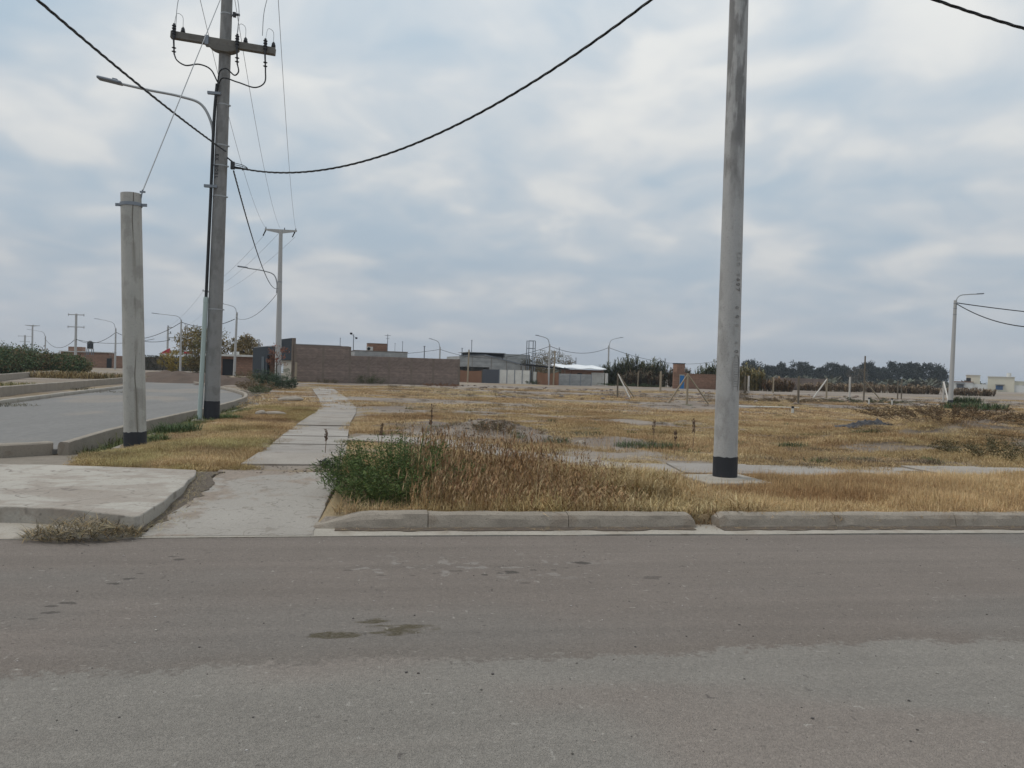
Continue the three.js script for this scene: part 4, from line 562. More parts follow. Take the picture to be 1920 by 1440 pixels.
  // street lamp arm on the same pole
  const armP = [[-.2, 6.7, .08], [-.2, 7.5, .08], [-.26, 8.05, .08], [-.55, 8.55, .08], [-1.05, 8.70, .08], [-1.9, 8.80, .08], [-2.62, 8.90, .08]];
  const la = mesh('lamp_arm', tube(armP, .036, 60, 8), M.galv, root);
  const hg = [box(.62, .075, .24, 0, 0, 0, 0, .03), box(.13, .06, .12, .12, .055, 0, 0, .015)]; const lg = merge(hg.map(clean)); lg.rotateZ(-.16); lg.translate(-2.86, 8.95, .08); mesh('lamp_head', lg, M.steel, la);
  // stencilled letters down the shaft
  const word = [[7.20, 'E'], [7.10, 'X'], [6.90, 'B'], [6.80, 'O'], [6.70, 'E'], [6.60, 'L']];
  for (const [y, ch] of word) { const g = letter(ch, .10, .006); g.rotateZ(-Math.PI / 2); g.translate(0, 0, rad(y) - .002); g.rotateY(-.42); g.translate(0, y, 0); mesh('stencil_letter', boxUV(g), M.paint, root); }
  // strain clamp for the twisted cables
  mesh('strain_clamp', [box(.1, .2, .08, .32, 6.98, .05), rod([.15, 7.2, .02], [.34, 7.06, .05], .02), box(.2, .05, .05, .44, 6.93, .03)], M.insul, root); mesh('strain_clamp', [box(.08, .12, .08, .22, 11.05, .05), box(.16, .05, .05, .28, 11.06, .05)], M.insul, root);
  for (let k = 0; k < 3; k++) mesh('loop_wire', tube([[.34, 7.06 - k * .05, .05], [.62, 7.0 - k * .04, .05 + k * .02], [.72, 6.92, .04], [.56, 6.9 - k * .01, .02]], .009, 16, 4), M.cable, root);
  tag(root, 'tall concrete power pole with crossarm, insulators, lamp arm and pale conduit', 'utility pole');
  const f = group('pole_footing', -5.05, .1, -21.4); mesh('footing', [box(.9, .06, .8, 0, .0, 0, .1, .015)], M.paleConcrete, f); tag(f, 'thin concrete footing at the base of the crossarm pole', 'footing');
}
function lampPost(x, z, h, r0, r1, dir, len, rise, label, opt = {}) {    // dir: +1 arm to +x, -1 to -x
  const root = group('lamp_post', x, height(x, z) - .05, z, opt.ry || 0); root.rotation.z = opt.tilt || 0;
  mesh('shaft', shaft(h, r0, r1, 12, 2), M.farPole, root); if (opt.band) mesh('painted_band', paintBand(opt.band, r0, 3), M.paint, root);
  const y0 = opt.armY ?? h; const a = mesh('lamp_arm', tube([[dir * r1 * .6, y0 - .5, 0], [dir * r1 * .7, y0 + .05, 0], [dir * (.1 * len + .1), y0 + rise * .62, 0], [dir * len * .45, y0 + rise * .86, 0], [dir * len * .8, y0 + rise, 0]], opt.ar || .045, 24, 6), M.galv, root);
  const g = new RoundedBoxGeometry(len * .26, .09, .22, 1, .03); g.rotateZ(dir * (opt.headTilt ?? .1)); g.translate(dir * len * .9, y0 + rise * 1.02 + .02, 0); mesh('lamp_head', g, M.steel, a);
  if (opt.straps) for (const y of opt.straps) mesh('strap', ring(r0 + (r1 - r0) * y / h + .006, y, .05, 12), M.steel, root);
  return tag(root, label, 'lamp post');
}
lampPost(43.8, -54, 8.35, .19, .12, 1, 2.4, .62, 'lamp post with two cables standing beyond the field fence', { band: .35, tilt: -.012, straps: [8.1, 7.7, 7.2] });
lampPost(-21.2, -101.3, 8.3, .18, .12, -1, 2.2, 1.0, 'lamp post in front of the small brick house', { tilt: -.02, straps: [8, 7.6] });
lampPost(-31.9, -116, 7.9, .17, .11, -1, 4.0, .75, 'lamp post standing before the yellowing tree', {});
lampPost(-49, -139, 7.2, .18, .12, -1, 3.4, 1.5, 'lamp post in front of the long far brick wall', { straps: [6.9, 5.6, 3] });
lampPost(-93.9, -216.5, 7.6, .2, .14, -1, 4.5, 1.6, 'distant lamp post behind the green roadside thicket', { ar: .06 });
lampPost(5.83, -110.4, 5.0, .13, .1, -1, 1.6, 1.1, 'lamp post rising behind the brown brick wall', { ar: .05 });
lampPost(19.4, -96.2, 5.4, .13, .1, -1, 1.9, 1.05, 'lamp post standing by the hanging brown cloth fence', { ar: .05 });
lampPost(33.7, -118.3, 6.4, .16, .12, 1, 2.3, 1.3, 'lamp post standing at the edge of the cane thicket', { ar: .05 });
lampPost(66, -150, 5.2, .14, .1, 1, 3.0, 1.0, 'distant lamp post behind the kerb pole', { ar: .05 });
function mvPole(x, z, h, arms, label, opt = {}) {
  const root = group('power_pole', x, height(x, z) - .05, z, opt.ry || 0); root.rotation.z = opt.tilt || 0;
  mesh('shaft', shaft(h, opt.r0 || .2, opt.r1 || .13, 12, 2), M.farPole, root);
  for (const [y, w, taper] of arms) { let g; if (taper) { const s = new THREE.Shape(); s.moveTo(-w / 2, .06); s.lineTo(w / 2, .06); s.lineTo(w / 2, -.06); s.lineTo(.25, -.26); s.lineTo(-.25, -.26); s.lineTo(-w / 2, -.06); g = new THREE.ExtrudeGeometry(s, { depth: .16, bevelEnabled: false }); g.translate(0, y, -.08); g = boxUV(g); } else g = box(w, .16, .14, 0, y, 0); const a = mesh('crossarm', g, opt.armMat || M.farPole, root);
    for (const px of [-w / 2 + .1, taper ? .32 : .15, w / 2 - .1]) { mesh('insulator', rod([px, y + .06, 0], [px, y + .24, 0], .05, .03, 8), M.insul, a); if (!taper) mesh('insulator', rod([px, y - .08, 0], [px, y - .3, 0], .045, .03, 8), M.insul, a); } }
  if (opt.extra) opt.extra(root); return tag(root, label, 'utility pole');
}
mvPole(-11.05, -71.2, 14.05, [[14.0, 2.85, true]], 'tall concrete power pole with a tapered crossarm by the navy gate', { r0: .30, r1: .16, tilt: .003, extra: root => {
  const a = mesh('lamp_arm', tube([[-.26, 8.2, 0], [-.26, 9.2, 0], [-.55, 9.9, 0], [-1.4, 10.2, 0], [-2.9, 10.4, 0]], .06, 24, 6), M.galv, root); const g = new RoundedBoxGeometry(.9, .12, .3, 1, .04); g.rotateZ(-.1); g.translate(-3.3, 10.48, 0); mesh('lamp_head', g, M.steel, a);
  for (const y of [9.25, 8.6, 8.1]) mesh('strap', ring(.21, y, .08, 12), M.steel, root);
  for (const px of [-1.35, 1.25]) mesh('strain_insulator', rod([px, 13.9, 0], [px - .25, 13.45, -.2], .06, .05, 6), M.insul, root);
  for (let k = 0; k < 7; k++) mesh('step_peg', box(.16, .03, .04, .24, 3.4 - k * .14, .05), M.farPole, root);
} });
mvPole(-26.7, -112.2, 12.0, [[11.9, 2.8, true]], 'power pole with tapered crossarm largely behind the crossarm pole', {});
mvPole(-63.1, -158.2, 10.6, [[10.4, 3.0, false], [8.0, 3.1, false]], 'far power pole with two crossarms by the long brick wall', { r0: .26, r1: .2 });
mvPole(-114.4, -255, 12.1, [[11.9, 4.2, true]], 'distant power pole with one tapered crossarm above the thicket', { r0: .3, r1: .22 });
mvPole(-149, -326, 10.8, [[10.4, 5.2, false], [8.2, 3.5, false], [6, 3, false]], 'most distant power pole with stacked crossarms above the thicket', { r0: .4, r1: .3 });
{ // platform of two poles
  const root = group('transformer_platform', -44.4, .05, -158.4, .15);
  for (const x of [-1.6, 1.6]) { mesh('shaft', rod([x, 0, 0], [x, 8.7, 0], .22, .18, 10), M.farPole, root); mesh('crossarm', [box(.9, .16, .16, x + .3, 8.6, 0), box(.7, .14, .14, x + .3, 7.4, 0)], M.farPole, root); mesh('insulator', [rod([x + .5, 7.45, 0], [x + .5, 7.8, 0], .08), rod([x, 8.7, 0], [x, 9, 0], .08), rod([x + .25, 6.1, 0], [x + .25, 6.4, 0], .1)], M.insul, root); }
  mesh('platform_beam', box(3.6, .18, .3, 0, 6.55, 0), M.farPole, root); tag(root, 'two-pole transformer platform beyond the side street', 'utility pole');
}
/* thin conductors */
const cw = (a, b, s, r, label, grp) => wire('conductor', a, b, s, r, M.wire, label, 30, grp);
cw([-5.95, 12.9, -21.45], [-12.45, 14.2, -71.5], 1.2, .009, 'thin overhead conductor between the two tall poles', 'conductors between tall poles'); cw([-5.0, 13.3, -21.4], [-11.2, 14.3, -71.3], 1.2, .009, 'thin overhead conductor between the two tall poles', 'conductors between tall poles'); cw([-3.65, 12.9, -21.4], [-9.75, 14.2, -71.2], 1.2, .009, 'thin overhead conductor between the two tall poles', 'conductors between tall poles');
cw([-12.6, 13.6, -71.5], [-28.0, 11.9, -112.2], .5, .011, 'thin conductor descending towards the hidden power pole', 'conductors beyond the gate pole'); cw([-11.2, 13.9, -71.3], [-26.7, 12.1, -112.2], .5, .011, 'thin conductor descending towards the hidden power pole', 'conductors beyond the gate pole'); cw([-9.8, 13.5, -71.1], [-25.4, 11.9, -112.2], .5, .011, 'thin conductor descending towards the hidden power pole', 'conductors beyond the gate pole');
cw([-28, 11.9, -112.2], [-46, 8.8, -158.4], .6, .012, 'faint conductor from the hidden pole to the transformer platform'); cw([-25.4, 11.9, -112.2], [-42.8, 8.9, -158.4], .6, .012, 'faint conductor along the street to the platform right post');
tag(mesh('guy_wire', tube([[-4.69, 4.73, -14.45], [-4.99, 11.56, -21.25]].map(p => V(...p)), .011, 4, 5, false), M.wire), 'steel guy wire from the cut-off pole up to the crossarm pole', 'cable');
for (const [x0, x1, y1] of [[-6.12, -5.85, 13.0], [-3.9, -3.6, 12.95], [-4.55, -4.85, 13.1]]) tag(mesh('dropper_wire', tube([[x0, 10.55, -21.15], [x0 + .02, 11.2, -21.2], [mix(x0, x1, .5), 12, -21.35], [x1, y1, -21.45]], .009, 20, 4), M.wire), 'thin dropper wire rising from the crossarm insulators', 'cable', 'droppers on the crossarm');
cw([-5.05, 13.2, -21.3], [-5.0, 13.6, 6], .4, .012, 'thin conductor from the crossarm pole top back over the road');
/* low-voltage runs between lamp posts */
const lv = (a, b, s, label, r = .045) => wire('overhead_cable', a, b, s, r, M.cable, label, 20);
lv([43.95, 8.25, -54], [75, 8.2, -50], .9, 'upper black cable leaving the lamp post beyond the field', .04); lv([43.95, 8.2, -54], [41.8, 6.1, -38.2], 1.3, 'lower black cable leaving the lamp post beyond the field', .04);
lv([-11.35, 8.2, -71.3], [-21.1, 7.6, -101.3], .9, 'thin cable from the gate pole to the brick house lamp post', .022); lv([-21.3, 7.5, -101.3], [-31.8, 7.6, -116], .8, 'cable from the brick house lamp post towards the tree'); lv([-31.9, 7.6, -116], [-46, 5.5, -139], .6, 'cable from the tree lamp post to the left'); lv([-46, 6.0, -150], [-63, 5.6, -158], .8, 'upper cable strung to the double-crossarm pole'); lv([-49, 6.6, -139], [-63, 5.7, -158.2], 1.3, 'sagging cable from wall lamp post to double-crossarm pole'); lv([-48.9, 6.6, -139], [-40, 5.6, -139], .9, 'cable from the wall lamp post behind the cut-off pole');
lv([-63, 5.8, -158], [-93.9, 7.2, -216], 2.2, 'long sagging cable to the distant lamp post', .05);
lv([-9, 3.8, -112], [5.8, 4.7, -110.4], .5, 'thin cable left of the lamp behind the brick wall', .03); lv([5.9, 4.7, -110.4], [19.4, 5.2, -96.2], 1.4, 'cable sagging over the grey shed', .03); lv([19.5, 5.2, -96.2], [33.6, 6.1, -118.3], .9, 'cable between the two lamp posts over the white roof', .035); lv([33.8, 6.1, -118.3], [66, 5.2, -150], 1.4, 'cable sagging from the cane lamp post to the right', .035);

/* --------------------------------------------------------------- buildings */
function brickMap(a, b, mortar) { return colourMap(512, 512, (u, v) => { const row = Math.floor(v * 24), x = u * 12 + (row % 2) * .5, fx = x - Math.floor(x), fy = v * 24 - row; const m = Math.min(ss(0, .05, fx) * ss(1, .95, fx), ss(0, .14, fy) * ss(1, .86, fy)); const t = vn(Math.floor(x) * 7.31 + 3, row * 5.17 + 1); let c = mix3(mortar, mix3(a, b, t), m); const k = (.72 + .4 * fbm(u * 8, v * 8, 4)) * (.82 + .4 * vn(row * 3.7 + 2, 8.5)); return [c[0] * k, c[1] * k, c[2] * k]; }); }
const brickA = brickMap([.165, .120, .100], [.25, .185, .155], [.24, .205, .18]), brickB = brickMap([.20, .10, .062], [.30, .16, .10], [.24, .2, .17]), blockT = brickMap([.30, .30, .295], [.36, .36, .35], [.26, .26, .255]);
M.wallBrick = std({ map: rep(brickA, 1 / 2.6, 1 / 2.1) }); M.redBrick = std({ map: rep(brickB, 1 / 2.6, 1 / 2.1) }); M.block = std({ map: rep(blockT, 1 / 4.8, 1 / 4.8) });
M.column = std({ color: L(.22, .18, .155), map: rep(concreteMap, 1 / 3) }); M.column.color.setRGB(.50, .41, .36);
const corr = greyMap(256, 8, u => .5 + .5 * Math.sin(u * 6.283 * 16));
M.navy = std({ color: L(.014, .022, .033), roughness: .95, bumpMap: rep(corr, 1 / 2), bumpScale: .03 }); M.dark = std({ color: L(.012, .013, .016) }); M.cream = std({ color: L(.36, .335, .29) });
M.whiteRoof = std({ color: L(.78, .79, .80), roughness: .5, bumpMap: rep(corr, 1 / 2), bumpScale: .03 }); M.white = std({ color: L(.66, .67, .67), roughness: .7, map: rep(concreteMap, 1 / 4) }); M.white.color.setRGB(1.55, 1.58, 1.6);
M.cloth = std({ color: L(.24, .125, .075) }); M.slate = std({ color: L(.085, .09, .105), map: null }); M.wood = std({ color: L(.30, .245, .175) }); M.woodPale = std({ color: L(.48, .45, .41) }); M.woodDark = std({ color: L(.14, .115, .085) }); M.rust = std({ color: L(.16, .09, .06) });
{ // long brown brick wall
  const root = group('brick_wall', -9.9, 0, -73.0, Math.atan2(2.4, 16)); const t = .2;
  mesh('wall_panel', box(5.2, 3.75, t, 2.6, 1.75, -.1), M.wallBrick, root); mesh('wall_panel', box(10.9, 2.92, t, 5.205 + 5.45, 1.34, -.1), M.wallBrick, root);
  for (const [x, h] of [[.12, 3.72], [2.7, 3.6], [5.2, 3.66], [7.0, 2.78], [9.0, 2.78], [11.2, 2.78], [13.4, 2.78], [16.0, 2.82]]) mesh('column', box(.2, h + .1, .23, x, h / 2 - .05, -.1), M.column, root);
  mesh('coping', [box(5.0, .06, .24, 2.6, 3.66, -.1)], M.column, root); tag(root, 'long brown brick compound wall with a stepped top', 'wall');
}
{ // navy gatehouse
  const root = group('gatehouse', -10.05, 0, -73.3, 1.924);
  mesh('lower_wall', box(6.4, 2.3, .2, 3.2, 1.1, .12), M.cream, root); mesh('parapet', box(6.8, 2.1, .3, 3.3, 3.25, .02), M.navy, root); mesh('parapet_end', box(.22, 4.35, .34, -.12, 2.12, .04), M.column, root);
  mesh('back_wall', box(21.4, 3.6, .2, 10.6, 1.75, 4.4), M.redBrick, root); mesh('inner_wall', box(.2, 3.6, 4.0, 6.3, 1.75, 2.3), M.redBrick, root); mesh('inner_wall', box(.2, 3.6, 4.0, 12.6, 1.75, 2.3), M.redBrick, root); mesh('lintel', box(6.0, .9, .3, 9.4, 3.2, .1), M.navy, root);
  mesh('metal_sheet', box(9.0, 3.75, .2, 16.9, 1.83, .1), M.navy, root); mesh('door', [box(1.6, 2.6, .06, 14.6, 1.3, -.04)], std({ color: L(.03, .05, .065), roughness: .55 }), root); mesh('roof', box(21.6, .1, 4.5, 10.6, 3.72, 2.35), M.galv, root); mesh('side_wall', box(.2, 3.6, 4.0, 21.3, 1.75, 2.3), M.navy, root);
  mesh('notice', box(1.0, .9, .02, 4.6, 1.35, .005), std({ color: L(.55, .6, .66) }), root);
  tag(root, 'low navy metal-clad gatehouse with dark parapet at the end of the brick wall', 'building');
}
{ const root = group('brick_house', -21.4, 0, -103.4, -.02);
  mesh('wall', box(7.6, 2.75, 5, .4, 1.3, -2.5), M.redBrick, root); mesh('roof_edge', box(8.4, .26, 6, .4, 2.8, -2.4), M.white, root); mesh('door', box(1.5, 2.3, .06, -1.0, 1.15, .03), M.dark, root); mesh('door', box(.5, 2.2, .05, -3.0, 1.15, .03), M.dark, root); mesh('pilaster', box(.2, 2.6, .1, 2.3, 1.3, .04), M.column, root); mesh('roof_room', box(3.2, .75, 3, 3.2, 3.3, -4), M.block, root); mesh('roof_box', box(.7, .4, .6, -.2, 3.12, -.6), M.white, root);
  tag(root, 'small red brick house with a white roof edge and dark doorways', 'house'); }
{ const root = group('block_house', -2.5, 0, -91.8, .15); mesh('wall', box(6.2, 3.66, 4.5, 0, 1.82, 0), M.block, root); mesh('coping', box(6.3, .08, 4.6, 0, 3.68, 0), M.column, root); tag(root, 'plain grey block house behind the brown brick wall', 'house');
  const tk = group('roof_room', -2.8, 3.72, -93.0, .15); mesh('brick_box', box(2.3, .92, 1.6, 0, .46, 0), M.redBrick, tk); mesh('coping', box(2.36, .06, 1.66, 0, .94, 0), M.column, tk); tag(tk, 'small red brick room on the grey block house roof', 'roof room');
  const fan = group('fan_unit', -3.6, 3.72, -91.2, .15); mesh('casing', box(.75, .5, .3, 0, .25, 0), M.white, fan); { const g = new THREE.CylinderGeometry(.19, .19, .03, 20); g.rotateX(Math.PI / 2); g.translate(-.12, .25, .155); mesh('fan_grille', g, M.dark, fan); } tag(fan, 'white fan unit with a round dark grille on the roof', 'air conditioner'); }
function mast(name, x, y0, z, h, extras, label, cat, r = .05) { const root = group(name, x, y0, z); mesh('mast', rod([0, 0, 0], [0, h, 0], r, r * .8, 6), M.steel, root); extras(root); return tag(root, label, cat); }
mast('floodlight_mast', -4.75, 3.4, -78.5, 1.7, r => { mesh('floodlight', box(.25, .2, .15, -.25, 1.75, 0, 0, .03), M.dark, r); mesh('floodlight', box(.22, .18, .15, .28, 1.3, 0, 0, .03), M.dark, r); mesh('bracket', bar([-.2, 1.65, 0], [.25, 1.3, 0], .04), M.steel, r); }, 'twin floodlight mast above the brick wall step', 'floodlight');
mast('roof_antenna', -1.5, 3.4, -91.5, 2.4, r => { mesh('crossbar', box(.7, .05, .05, 0, 2.25, 0), M.steel, r); mesh('crossbar', box(.4, .04, .04, 0, 1.9, 0), M.steel, r); }, 'television antenna on the grey block house roof', 'antenna');
mast('roof_antenna', -.6, 3.6, -90.8, 1.1, r => { mesh('tip', box(.12, .05, .05, 0, 1.1, 0), M.steel, r); }, 'short steel rod on the grey block house roof', 'antenna', .03);
mast('roof_antenna', .3, 3.6, -90.2, 1.35, r => { mesh('tip', box(.16, .05, .05, 0, 1.3, 0), M.steel, r); }, 'taller steel rod at the grey block house corner', 'antenna', .04);
mast('roof_antenna', -6.2, 2.6, -80, 2.1, r => { mesh('tip', box(.1, .05, .05, 0, 2.1, 0), M.steel, r); }, 'thin steel rod behind the tall end of the brick wall', 'antenna', .04);
mast('roof_antenna', -16.8, 3.7, -93.5, 1.0, r => { mesh('tip', box(.14, .1, .1, 0, 1.0, 0), M.steel, r); }, 'short vent pipe on the gatehouse roof', 'antenna', .06);
{ // grey shed with sloping roof
  const root = group('grey_shed', 8.85, 0, -112.0, .15), s = new THREE.Shape(); [[0, 0], [0, 3.85], [4.0, 4.1], [10.4, 2.72], [10.4, 0]].forEach(([x, y], i) => i ? s.lineTo(x, y) : s.moveTo(x, y)); const hole = new THREE.Path(); [[.1, 1.2], [4.7, 1.2], [4.7, 2.3], [.1, 2.3]].forEach(([x, y], i) => i ? hole.lineTo(x, y) : hole.moveTo(x, y)); const back = new THREE.ExtrudeGeometry(s, { depth: 6, bevelEnabled: false }); back.translate(0, 0, -9); s.holes.push(hole); const g = new THREE.ExtrudeGeometry(s, { depth: 3, bevelEnabled: false }); g.translate(0, 0, -3); mesh('wall', [boxUV(g), boxUV(back)], M.block, root);
  mesh('roof', [bar([3.9, 4.18, .15], [10.7, 2.74, .15], .14, .14), bar([-.1, 3.92, .12], [4.0, 4.19, .12], .08, .1)], M.steel, root);  for (const x of [2.0, 5.0, 7.4]) mesh('wall_joint', box(.05, 2.6, .03, x, 2.6, .012), M.column, root);
  tag(root, 'pale grey block shed with a sloping roof edge', 'shed');
  const b = group('block_building', 11.6, 0, -119.6, .15); mesh('wall', box(4.6, 4.6, 6, 7.4, 2.3, -3), M.block, b); mesh('roof', box(5.8, .55, 6, 2.4, 4.38, -3), M.dark, b); mesh('roof_sheet', box(6.4, .08, 7, 2.2, 4.68, -3), M.galv, b); mesh('wall', box(5.0, 4.1, 5.6, 2.5, 2.05, -3.2), M.block, b); tag(b, 'grey block building with a dark flat roof behind the shed', 'building');
  const tw = group('steel_tower', 19.4, 0, -110.3, .15); for (const x of [-.5, .5]) for (const z of [-.5, .5]) mesh('leg', box(.1, 6.45, .1, x, 3.22, z), M.steel, tw); for (const y of [6.42, 5.3]) for (const z of [-.5, .5]) mesh('cross_beam', box(.9, .09, .09, 0, y, z), M.steel, tw); mesh('roof_spike', box(2.2, .06, .06, .9, 4.5, .58), M.steel, tw); tag(tw, 'open steel water-tank tower frame without its tank', 'tower');
}
/* fences and screens in front of the shed */
{ const panel = (name, x0, z0, x1, z1, h, mat, label, cat, posts = 0, wavy = 0) => { const w = Math.hypot(x1 - x0, z1 - z0), ry = Math.atan2(-(z1 - z0), x1 - x0), root = group(name, x0, .1, z0, ry); const g = new THREE.BoxGeometry(w, h, .06, 20, 8, 1); g.translate(w / 2, h / 2, 0); if (wavy) { const p = g.attributes.position; for (let i = 0; i < p.count; i++) { const x = p.getX(i), y = p.getY(i), u = x / w; p.setZ(i, p.getZ(i) + Math.sin(x * 5 + y * 2) * .05 * wavy); p.setY(i, y - wavy * .18 * Math.sin(u * Math.PI) * (y / h)); } g.computeVertexNormals(); } mesh('sheet', boxUV(g), mat, root); for (let i = 0; i <= posts; i++) mesh('post', box(.09, h + .1, .12, posts ? w * i / posts : 0, h / 2, .01), posts ? M.steel : M.woodDark, root); return tag(root, label, cat); };
  panel('cloth_screen', 8.0, -99.9, 10.9, -99.5, 1.65, M.cloth, 'rust-brown cloth screen beside the brick wall end', 'screen', 0, .5);
  panel('sheet_fence', 10.95, -99.5, 13.2, -99.1, 1.85, M.slate, 'dark slate sheet fence between brown cloth and white panels', 'fence');
  panel('white_fence', 13.25, -99.1, 17.0, -96.7, 1.85, M.white, 'white panel fence with thin dark joints', 'fence', 4);
  panel('white_fence', 17.35, -96.6, 17.8, -96.5, 1.7, M.white, 'narrow white panel by the brown hanging cloth', 'fence');
  panel('cloth_screen', 17.85, -96.4, 20.7, -96.0, 1.75, M.cloth, 'sagging brown cloth hung between two posts', 'screen', 0, 1.2);
  panel('pale_block_fence', 20.75, -96.2, 25.4, -97.2, 1.55, M.block, 'pale block fence in front of the white-roofed house', 'fence', 3);
  for (const [x, z, h, l] of [[8.6, -94.8, 4.3, 'tall bare wooden post near the brick wall end'], [20.0, -96.0, 4.55, 'tall bare wooden post beside the hanging cloth'], [-9.5, -73.6 + 2.2, 1.95, 'pale leaning wooden post before the brick wall']]) { const r = group('wooden_post', x, .05, z); r.rotation.z = -.02; mesh('post', rod([0, 0, 0], [0, h, 0], .11, .09, 8), M.wood, r); mesh('cap', rod([0, h, 0], [0, h + .03, 0], .085, .05, 8), M.woodDark, r); tag(r, l, 'post'); }
  for (const [x, z, h, l] of [[2.7, -84, 4.2, 'thin post rising behind the brown brick wall'], [9.3, -113, 5.0, 'thin pipe rising at the shed corner'], [11.5, -121, 6.6, 'thin vent pipe behind the shed'], [26.9, -125, 6.0, 'thin pole behind the white-roofed house'], [28.2, -118, 4.2, 'short pole behind the white-roofed house'], [44, -120, 4.6, 'thin pole behind the brick tower']]) { const r = group('thin_pole', x, .05, z); mesh('pole', rod([0, 0, 0], [0, h, 0], .08, .06, 6), M.steel, r); mesh('cap', box(.22, .08, .16, 0, h, 0), M.steel, r); tag(r, l, 'pole'); }
}
{ const root = group('white_roofed_house', 25.8, 0, -105.4, .15); mesh('wall', box(5.0, 2.3, 4, .8, 1.15, -1), M.redBrick, root); mesh('wall', box(2.0, 1.9, .1, 2.4, 1.0, 1.08), M.white, root); const g = new THREE.BoxGeometry(6.6, .12, 5.2, 24, 1, 1); { const p = g.attributes.position; for (let i = 0; i < p.count; i++) { const z = p.getZ(i); p.setY(i, p.getY(i) + .06 * Math.sin(p.getX(i) * 2.1) + (z < 0 ? .55 : 0)); } g.computeVertexNormals(); } g.translate(0, 2.42, -.6); mesh('roof', boxUV(g), M.whiteRoof, root); mesh('window', box(.7, .8, .06, -.4, 1.4, 1.04), M.dark, root); mesh('gate_post', box(.3, 1.9, .3, 2.9, .95, 3.0), M.white, root); tag(root, 'small house with a wavy white sheet roof', 'house');
  const d = group('dark_lean_to', 19.6, 0, -101.5, .1); mesh('roof', (() => { const q = box(6.2, .14, 3, 0, 2.55, 0); q.rotateZ(-.07); return q; })(), M.dark, d); for (const x of [-2.8, 2.8]) for (const z of [-1.2, 1.2]) mesh('post', box(.12, 2.6, .12, x, 1.25, z), M.woodDark, d); tag(d, 'dark sheet lean-to between the shed and the white-roofed house', 'shelter'); }
{ const root = group('brick_tower', 37.0, 0, -95.6, .15); mesh('wall', box(1.15, 3.45, 1.1, 0, 1.7, 0), M.redBrick, root); mesh('cap', box(1.25, .12, 1.2, 0, 3.45, 0), M.dark, root); mesh('door', box(.6, 1.85, .06, -.75, .95, 2.2), std({ color: L(.03, .15, .36) }), root); mesh('door_frame', box(.75, 2.0, .05, -.75, 1.0, 2.16), M.cream, root); mesh('low_wall', box(5.0, 2.2, .2, 2.9, 1.05, .4), M.redBrick, root); mesh('wall', box(1.9, 2.3, .2, -1.0, 1.1, 2.0), M.redBrick, root); tag(root, 'small brick tank tower with a blue door and low wall', 'building'); }
{ const root = group('far_brick_wall', 57.1, 0, -107.7, Math.atan2(8.1, 13.2)); mesh('wall', box(15.5, 2.05, .2, 7.7, 1.0, 0), M.wallBrick, root); for (let k = 0; k < 5; k++) mesh('column', box(.22, 2.1, .26, .1 + k * 3.85, 1.02, 0), M.column, root); tag(root, 'low brown brick wall in front of the dark tree row', 'wall'); }
{ const root = group('far_brick_wall', -66, 0, -162.0, .15); mesh('wall', box(34, 2.75, .3, 15, 1.3, 0), M.redBrick, root); for (let k = 0; k < 8; k++) mesh('column', box(.3, 2.8, .4, -1.5 + k * 4.6, 1.32, 0), M.column, root); mesh('doorway', box(.9, 2.1, .1, 7.5, 1.05, .2), M.dark, root); tag(root, 'long red brick wall at the far end of the side street', 'wall');
  const h2 = group('flat_roofed_house', -66, 0, -172, .15); mesh('wall', box(9, 3.3, 6, 0, 1.6, 0), M.redBrick, h2); mesh('roof', box(9.6, .18, 6.6, 0, 3.35, 0), M.white, h2); mesh('upper_room', box(2.6, .95, 3, -2.2, 3.9, 0), M.redBrick, h2); tag(h2, 'flat-roofed brick house behind the far red wall', 'house');
  const tk = group('water_tank', -63.4, 3.0, -166, 0); { const g = new THREE.LatheGeometry([[0, 0], [.55, 0], [.58, .1], [.58, .7], [.55, .74], [.58, .8], [.58, 1.3], [.35, 1.5], [.2, 1.62], [0, 1.65]].map(q => new THREE.Vector2(...q)), 16); g.translate(0, 1.0, 0); mesh('tank', g, M.black, tk); } mesh('stand', [box(1.1, .1, 1.1, 0, .95, 0)], M.white, tk); for (const x of [-.45, .45]) for (const z of [-.45, .45]) mesh('leg', box(.12, 3.95, .12, x, -1.05, z), M.steel, tk); tag(tk, 'black round water tank on a stand behind the far red wall', 'water tank');
  const red = group('red_awning', -43.9, 0, -150, .3); { const s = new THREE.Shape(); s.moveTo(-1, 0); s.lineTo(.9, .1); s.lineTo(.7, 1.1); s.quadraticCurveTo(-.2, .7, -1, 0); const g = new THREE.ExtrudeGeometry(s, { depth: .06, bevelEnabled: false }); g.translate(0, 3.25, 0); mesh('canvas', boxUV(g), std({ color: L(.5, .05, .07) }), red); } for (const x of [-.9, .8]) mesh('pole', box(.08, 3.4, .08, x, 1.7, .03), M.steel, red); mesh('sign_board', box(3.2, .9, .1, 3.0, 3.5, .3), M.white, red); mesh('sign_stripe', box(1.6, .35, .02, 3.9, 3.6, .37), std({ color: L(.5, .05, .06) }), red); for (const x of [1.8, 4.2]) mesh('pole', box(.1, 3.2, .1, x, 1.6, .3), M.steel, red); tag(red, 'red canvas awning and white board beyond the dark hedge', 'awning'); }
